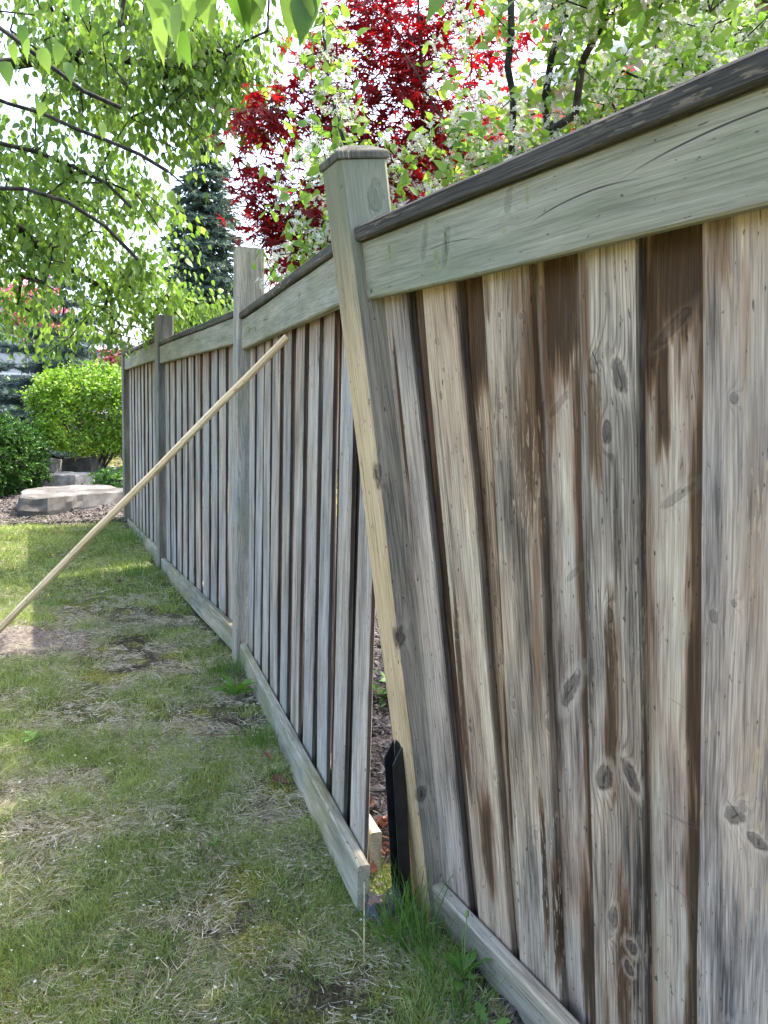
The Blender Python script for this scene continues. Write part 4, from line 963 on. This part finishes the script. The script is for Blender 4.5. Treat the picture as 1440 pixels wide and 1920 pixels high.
# ------------------------------------------------------------------ lawn grass, thatch, petals, chips
def strip_blade():
    V = np.array([(-1, 0, 0), (1, 0, 0), (-.75, .45, .12), (.75, .45, .12), (0, 1, .5)], float); return V, [(0, 1, 3, 2), (2, 3, 4)]
BL = strip_blade()
def blades(pos, ax, wid, ln, r, bend=1.):
    n = len(pos); nr = norm(r.normal(size=(n, 3)) * np.array([1, 1, .2])); R = frames(ax, nr)
    R = R * np.stack([wid, ln, ln * bend], 1)[:, None, :]
    return R
M_grass = leaf_mat('grass_blade', (.065, .135, .022), (.56, .63, .24), .35, .55)
M_straw = leaf_mat('dry_grass', (.30, .25, .15), (.88, .82, .64), .25, .7, tcol=(1, .95, .8))
def lawn():
    r = np.random.default_rng(81)
    def sample(n, x0, x1, y0, y1, sdmin=.02):
        x = r.uniform(x0, x1, n); y = r.uniform(y0, y1, n); k = fence_side(x, y) > sdmin
        return x[k], y[k]
    POS = []; R = []
    bare = lambda X, Y: .42 - np.hypot((X + 2.25) / 1.3, (Y - 4.35) / .75)
    # clumps of fine green blades
    for (n, x0, x1, y0, y1, per, rad, l0, l1, w0) in [(8600, -2.0, .5, 1.2, 3.2, 26, .026, .018, .060, .0010), (7000, -3.3, .2, 3.2, 5.2, 18, .032, .022, .065, .0014), (6500, -5.2, -.6, 5.2, 8.3, 14, .05, .03, .075, .0024)]:
        x, y = sample(n, x0, x1, y0, y1)
        dens = fbm(x, y, 3.1, 55, 3); lush = np.clip((y - 5.0) / 2.0, 0, 1) * .35 + np.clip((x * -1 - 2.2) / 1., 0, 1) * .1
        k = dens + lush + r.normal(0, .06, len(x)) - .14 * np.clip(1 - fence_side(x, y) / .12, 0, 1) * (y < 4) > .46; x, y = x[k], y[k]
        k = bare(x, y) < r.normal(0, .06, len(x)); x, y = x[k], y[k]
        vig = r.random(len(x)) ** 1.5
        m = len(x); X = np.repeat(x, per) + r.normal(0, rad, m * per); Y = np.repeat(y, per) + r.normal(0, rad, m * per)
        kk = fence_side(X, Y) > .015; V_ = np.repeat(vig, per)[kk]; X, Y = X[kk], Y[kk]
        Z = ground_z(X, Y) - .004
        cx = np.repeat(x, per)[kk]; cy = np.repeat(y, per)[kk]
        ax = np.stack([(X - cx) * 11 + r.normal(0, .35, len(X)), (Y - cy) * 11 + r.normal(0, .35, len(X)), np.ones(len(X))], 1)
        ln = (l0 + (l1 - l0) * V_) * r.uniform(.6, 1.25, len(X))
        POS.append(np.stack([X, Y, Z], 1)); R.append(blades(POS[-1], ax, w0 * r.uniform(.7, 1.3, len(X)), ln, r))
    P = np.concatenate(POS); RR = np.concatenate(R)
    me = scatter('grass', BL[0], BL[1], P, RR, np.ones(len(P)), np.clip(r.random(len(P)) * .8 + (fbm(P[:, 0], P[:, 1], 2., 5, 2) - .4) * .6, 0, 1), M_grass)
    tag(link('lawn_grass', me), 'patchy short green grass of the lawn', 'grass', kind='stuff')
    # dry thatch lying about
    POS = []; R = []
    for (n, x0, x1, y0, y1, l0, w0) in [(120000, -2.0, .5, 1.2, 3.3, .034, .0010), (70000, -3.2, .1, 3.3, 5.4, .042, .0014), (16000, -4.5, -.6, 5.4, 8.2, .055, .002)]:
        x, y = sample(n, x0, x1, y0, y1); d = fbm(x, y, 6.5, 91, 3); k = d + r.normal(0, .07, len(x)) > .45; x, y = x[k], y[k]
        z = ground_z(x, y) + r.uniform(.001, .014, len(x))
        a = fbm(x, y, 5, 12, 2) * 14 + r.normal(0, .8, len(x))
        ax = np.stack([np.cos(a), np.sin(a), r.normal(.12, .2, len(x))], 1)
        POS.append(np.stack([x, y, z], 1)); R.append(blades(POS[-1], ax, w0 * r.uniform(.7, 1.4, len(x)), l0 * r.uniform(.5, 1.4, len(x)), r, .5))
    P = np.concatenate(POS); RR = np.concatenate(R)
    me = scatter('thatch', BL[0], BL[1], P, RR, np.ones(len(P)), r.random(len(P)), M_straw)
    tag(link('dry_grass', me), 'dry straw coloured thatch lying between the grass', 'grass', kind='stuff')
    # fallen white petals
    x, y = sample(3600, -3.4, .4, 1.2, 6.2); n = len(x)
    Pp = np.stack([x, y, ground_z(x, y) + r.uniform(.006, .03, n)], 1); V = np.array([(-.5, 0, .1), (0, -.5, 0), (.5, 0, .12), (0, .55, .05)]); 
    Rp = frames(norm(r.normal(size=(n, 3)) * [1, 1, .3]), norm(r.normal(size=(n, 3)) * .4 + [0, 0, 1]))
    me = scatter('petals', V, [(0, 1, 2), (0, 2, 3)], Pp, Rp, r.uniform(.003, .010, n), r.random(n), M_blos)
    tag(link('fallen_petals', me), 'small white petals scattered over the lawn', 'petals', kind='stuff')
lawn()

def soil_fn(X, Y): return .42 - np.hypot((X + 2.25) / 1.3, (Y - 4.35) / .75) - .2 * (fbm(X, Y, 4, 66) - .5)
ground_patch('soil_patch', soil_fn, -3.2, -1.5, 3.8, 5.0, .05, simple('dry_soil', (.07, .055, .042), (.19, .155, .125), 60, .95, .6, .01), .012, 23)
M_chip = simple('bark_chip', (.022, .018, .016), (.18, .155, .14), 40, .9, .2, .002, tint=True)
M_chipd = simple('dark_bark_chip', (.012, .011, .011), (.16, .145, .14), 40, .85, .2, .002, tint=True)
def chips(label, n, x0, x1, y0, y1, fn, size, mat, seed, lift=.04):
    r = np.random.default_rng(seed); x = r.uniform(x0, x1, n); y = r.uniform(y0, y1, n); k = fn(x, y) > .03; x, y = x[k], y[k]; n = len(x)
    P = np.stack([x, y, ground_z(x, y) + lift + (fbm(x, y, 9, 22, 3) - .5) * .05 + r.uniform(0, .012, n)], 1)
    V = np.array([(-.2, -.5, -.06), (.2, -.45, -.06), (.12, .5, -.05), (-.15, .5, -.06), (-.17, -.42, .06), (.16, -.4, .05), (.1, .42, .07), (-.12, .45, .05)])
    F = [(4, 5, 6, 7), (0, 1, 5, 4), (1, 2, 6, 5), (2, 3, 7, 6), (3, 0, 4, 7)]
    R = frames(norm(r.normal(size=(n, 3)) * [1, 1, .3]), norm(r.normal(size=(n, 3)) * .3 + [0, 0, 1]))
    me = scatter('chips', V, F, P, R, size * r.uniform(.5, 1.4, n), r.random(n) ** 1.6, mat)
    tag(link('bark_mulch', me), label, 'mulch', kind='stuff')
chips('brown litter and soil crumbs along the foot of the fence', 9000, -1.0, .35, 1.6, 4.3, lambda X, Y: np.where((fence_side(X, Y) > .03) & (fence_side(X, Y) < .17 * fbm(X, Y, 5, 77, 2) + .03), 1., -1.), .018, M_chip, 93, .004)
chips('greyish bark mulch around the stone slab', 15000, -6.2, -2.4, 7.6, 11.6, far_bed, .05, M_chip, 91, .035)
chips('dark bark mulch behind the fence', 16000, -2.4, 1.0, 1.9, 5.6, back_bed, .036, M_chipd, 92, .02)

# ------------------------------------------------------------------ small plants and litter
def weed_leaf():
    ys = [0, .1, .2, .26, .36, .42, .52, .58, .7, .78, .9, 1.]; ws = [.015, .03, .085, .04, .125, .06, .165, .09, .19, .15, .10, .0]
    V = []; F = []
    for y, a in zip(ys, ws):
        z = .42 * y - .55 * y * y
        V += [(-a, y - a * .35, z + a * .25), (0, y, z), (a, y - a * .35, z + a * .25)]
    for i in range(len(ys) - 1):
        b = i * 3; F += [(b, b + 1, b + 4, b + 3), (b + 1, b + 2, b + 5, b + 4)]
    return V, F
M_weed = leaf_mat('weed_leaf', (.10, .23, .04), (.17, .33, .07), .4, tint=None)
M_weedr = leaf_mat('weed_leaf_round', (.13, .28, .06), (.20, .38, .09), .4, tint=None)
M_stem = simple('weed_stem', (.12, .2, .05), (.2, .3, .09), 20, .6, 0)
M_yel = simple('yellow_flower', (.75, .52, .02), (.85, .66, .05), 60, .6, .2)
def mesh_py(name, V, F, mat, smooth=True):
    me = bpy.data.meshes.new(name); me.from_pydata([tuple(v) for v in V], [], F); me.update(); me.materials.append(mat)
    if smooth: me.polygons.foreach_set('use_smooth', np.ones(len(me.polygons), bool))
    return me
def tube_path(name, pts, r0, r1, mat, sides=6):
    P = np.array(pts, float); n = len(P); return tubes(name, P, np.arange(-1, n - 1), np.linspace(r0, r1, n), mat, sides)
WL = weed_leaf(); WM = mesh_py('leaf', WL[0], WL[1], M_weed)
def weed(label, x, y, n, size, seed, lift=.35, stem=None, bud=None, arc=(0, 6.283)):
    r = np.random.default_rng(seed); g = float(ground_z(x, y)); o = empty('dandelion_plant', (x, y, g)); tag(o, label, 'plant')
    for k in range(n):
        a = arc[0] + (arc[1] - arc[0]) * (k + r.uniform(-.3, .3)) / n
        q = link('leaf', WM, None, o); q.rotation_euler = (lift + r.normal(0, .2), r.normal(0, .2), a); s = size * r.uniform(.7, 1.2); q.scale = (s, s, s)
    if stem:
        link('stem', tube_path('stem', [(0, 0, 0), (stem[0] * .4, stem[1] * .4, stem[2] * .55), stem], .0018, .0015, M_stem), None, o)
        b = mesh_py('bud', [(0, 0, -.008)] + [(math.cos(t) * .006, math.sin(t) * .006, 0) for t in np.linspace(0, 6.283, 7)[:-1]] + [(math.cos(t) * .004, math.sin(t) * .004, .012) for t in np.linspace(0, 6.283, 7)[:-1]] + [(0, 0, .013)],
                    [(0, 1 + (k + 1) % 6, 1 + k) for k in range(6)] + [(1 + k, 1 + (k + 1) % 6, 7 + (k + 1) % 6, 7 + k) for k in range(6)] + [(7 + k, 7 + (k + 1) % 6, 13) for k in range(6)], bud or M_stem)
        link('bud', b, None, o).location = stem
    return o
weed('dandelion with a closed bud growing against the near kick board', .235, 1.80, 9, .105, 5, .75, (.0, -.02, .20))
weed('leafy dandelion growing against the kick board below the tall post', -.70, 3.62, 9, .13, 6, .8)
weed('small dandelion rosette in the lawn far from the fence', -1.45, 3.10, 6, .07, 7, .6)
weed('tiny lone seedling in the middle of the lawn', -.52, 2.35, 4, .045, 8, .9)
weed('broad leafed weed at the bottom edge beside the near kick board', .29, 1.66, 4, .07, 9, .5)
for i, (x, y) in enumerate([(-2.25, 5.08), (-2.74, 6.29)]):
    weed(['yellow dandelion flower in the lawn under the slanting pole', 'yellow dandelion flower in the lawn close to the mulch bed'][i], x, y, 5, .07, 20 + i, .4, (.0, .0, .08), M_yel)

M_tuft = leaf_mat('tall_grass', (.06, .15, .025), (.17, .32, .06), .4, .5)
def tuft(label, x, y, n, h, rad, seed, lean=(0, 0)):
    r = np.random.default_rng(seed); X = r.normal(0, rad, n); Y = r.normal(0, rad, n); Z = ground_z(x + X, y + Y) - float(ground_z(x, y, False)) - .01
    ax = np.stack([X / rad * .22 + lean[0] + r.normal(0, .16, n), Y / rad * .22 + lean[1] + r.normal(0, .16, n), np.ones(n)], 1)
    P = np.stack([X, Y, Z], 1); R = blades(P, ax, .0014 * r.uniform(.7, 1.4, n), h * r.uniform(.4, 1.15, n), r, .9)
    V = np.array([(-1, 0, 0), (1, 0, 0), (-.9, .35, .06), (.9, .35, .06), (-.6, .7, .22), (.6, .7, .22), (0, 1, .5)], float)
    me = scatter('grass_tuft', V, [(0, 1, 3, 2), (2, 3, 5, 4), (4, 5, 6)], P, R, np.ones(n), r.random(n), M_tuft)
    o = link('grass_tuft', me); o.location = (x, y, float(ground_z(x, y, False))); tag(o, label, 'grass tuft', 'tufts of long grass along the fence')
tuft('long grass tuft in front of the black bracket', .100, 1.97, 150, .20, .038, 1, (-.1, -.1))
tuft('long grass tuft at the foot of the leaning post, beside the near kick board', .165, 1.88, 120, .15, .040, 2, (-.15, 0))
tuft('grass tuft leaning on the kick board of the panel behind the pole', -.50, 3.13, 130, .12, .04, 3)
tuft('grass tuft under the tall capless post', -.80, 3.95, 150, .13, .06, 4)
tuft('grass tuft at the kick board below the darker post', -1.95, 6.0, 160, .16, .08, 5)
tuft('grass tuft at the far end of the fence', -2.45, 7.2, 200, .2, .12, 6)
tuft('thin grass tuft beside the dandelion with the bud', .22, 1.72, 90, .12, .04, 7)

M_reed = simple('dry_stalk', (.36, .27, .15), (.52, .42, .26), 30, .7, .2, .002)
M_twig = simple('reddish_twig', (.13, .065, .045), (.22, .12, .085), 40, .8, .2, .002)
def stalk(name, label, pts, r0, mat, cat):
    P = np.array(pts); c = P[0].copy(); o = link(name, tube_path(name, P - c, r0, r0 * .7, mat)); o.location = c; tag(o, label, cat)
stalk('dry_stalk', 'upright dry straw stalk in front of the kick board end', [(-.018, 1.85, .0), (-.020, 1.90, .05), (-.024, 1.99, .115), (-.026, 2.02, .15)], .0024, M_reed, 'stalk')
stalk('dry_stalk', 'short bent straw lying in front of the broken corner', [(-.07, 1.99, .03), (-.04, 1.94, .05), (-.01, 1.90, .03)], .0016, M_reed, 'stalk')
stalk('twig', 'thin reddish twig lying on the lawn near the kick board', [(-.766, 3.125, .085), (-.6, 3.14, .088), (-.474, 3.145, .09)], .0022, M_twig, 'twig')
stalk('twig', 'brown twig among the dead leaves in the fence gap', [(-.02, 2.42, .07), (.05, 2.33, .10), (.12, 2.22, .08)], .004, M_twig, 'twig')

DEAD = {}
def dry_leaf(label, x, y, z, size, seed, c0, c1, group=None):
    r = np.random.default_rng(seed); V, F = ovate(.7, .5, .15, -.5); V = V + r.normal(0, .05, V.shape)
    me = mesh_py('dead_leaf', V * size, F, DEAD.get(c0) or DEAD.setdefault(c0, leaf_mat('dead_leaf_%d' % seed, c0, c1, .2, .7, tint=None, tcol=(1, .8, .7))))
    o = link('dead_leaf', me); o.location = (x, y, z); o.rotation_euler = (r.normal(0, .4), r.normal(0, .4), r.uniform(0, 6.28)); tag(o, label, 'dead leaf', group)
dry_leaf('crumpled pinkish dead leaf at the end of the kick board', -.012, 2.00, .095, .045, 1, (.20, .13, .10), (.30, .20, .16))
dry_leaf('curled brown dead leaf on the soil beside the kick board', -.40, 2.80, .065, .055, 2, (.17, .085, .055), (.28, .15, .10))
dry_leaf('dead leaf on the lawn below the twig', -.43, 2.95, .07, .04, 3, (.2, .1, .06), (.3, .16, .1))
r_ = np.random.default_rng(99)
for i in range(34):
    x, y = r_.uniform(-.08, .22), r_.uniform(2.15, 2.62)
    dry_leaf('dead leaf in the litter seen through the gap beside the leaning post', x, y, float(ground_z(x, y)) + .03 + r_.uniform(0, .03), r_.uniform(.035, .07), 100 + i, (.16, .075, .05), (.36, .2, .15), 'leaf litter in the fence gap')
shrub('leafy_plant', 'small fresh green plant in the mulch behind the fence gap', (.10, 3.6), .09, .09, .07, .09, 22, 6, OV, .045, (.08, .2, .04), (.16, .32, .07), 57, .2, 3)

M_film = NT('clear_plastic')
def film():
    N = M_film; p = N.n.new('ShaderNodeBsdfPrincipled'); p.inputs['Base Color'].default_value = (.55, .62, .68, 1); p.inputs['Roughness'].default_value = .22
    rust = N.step(N.noise(N.coord('Object'), 42, 2), .60, .66); tr = N.n.new('ShaderNodeBsdfTransparent'); tr.inputs[0].default_value = (.85, .9, .93, 1)
    N.l.new(N.mix(rust, (.085, .10, .115), (.12, .055, .028)), p.inputs['Base Color'])
    mx = N.n.new('ShaderNodeMixShader'); N.put(mx.inputs[0], N.math('ADD', N.math('MULTIPLY', rust, .4), .42)); N.l.new(tr.outputs[0], mx.inputs[1]); N.l.new(p.outputs[0], mx.inputs[2])
    m = N.done(mx.outputs[0])
    n = 15; V = []; F = []
    for j in range(n):
        for i in range(n):
            a, b = i / (n - 1), j / (n - 1)
            z = .055 + .02 * math.sin(a * 6 + b * 3) + .012 * math.sin(a * 15 + 1) * math.cos(b * 11) - .16 * max(0, .35 - b) + (-.05 if a < .06 or a > .94 else 0)
            V.append((-.055 + .12 * a, -.05 + .11 * b + .008 * math.sin(a * 9), z))
    for j in range(n - 1):
        for i in range(n - 1): b = j * n + i; F.append((b, b + 1, b + n + 1, b + n))
    me = mesh_py('plastic_sheet', V, F, m); o = link('plastic_sheet', me); o.location = (.030, 2.045, .02)
    s = o.modifiers.new('thick', 'SOLIDIFY'); s.thickness = .0008
    tag(o, 'crumpled bluish clear plastic scrap with rust spots under the black bracket', 'plastic')
film()
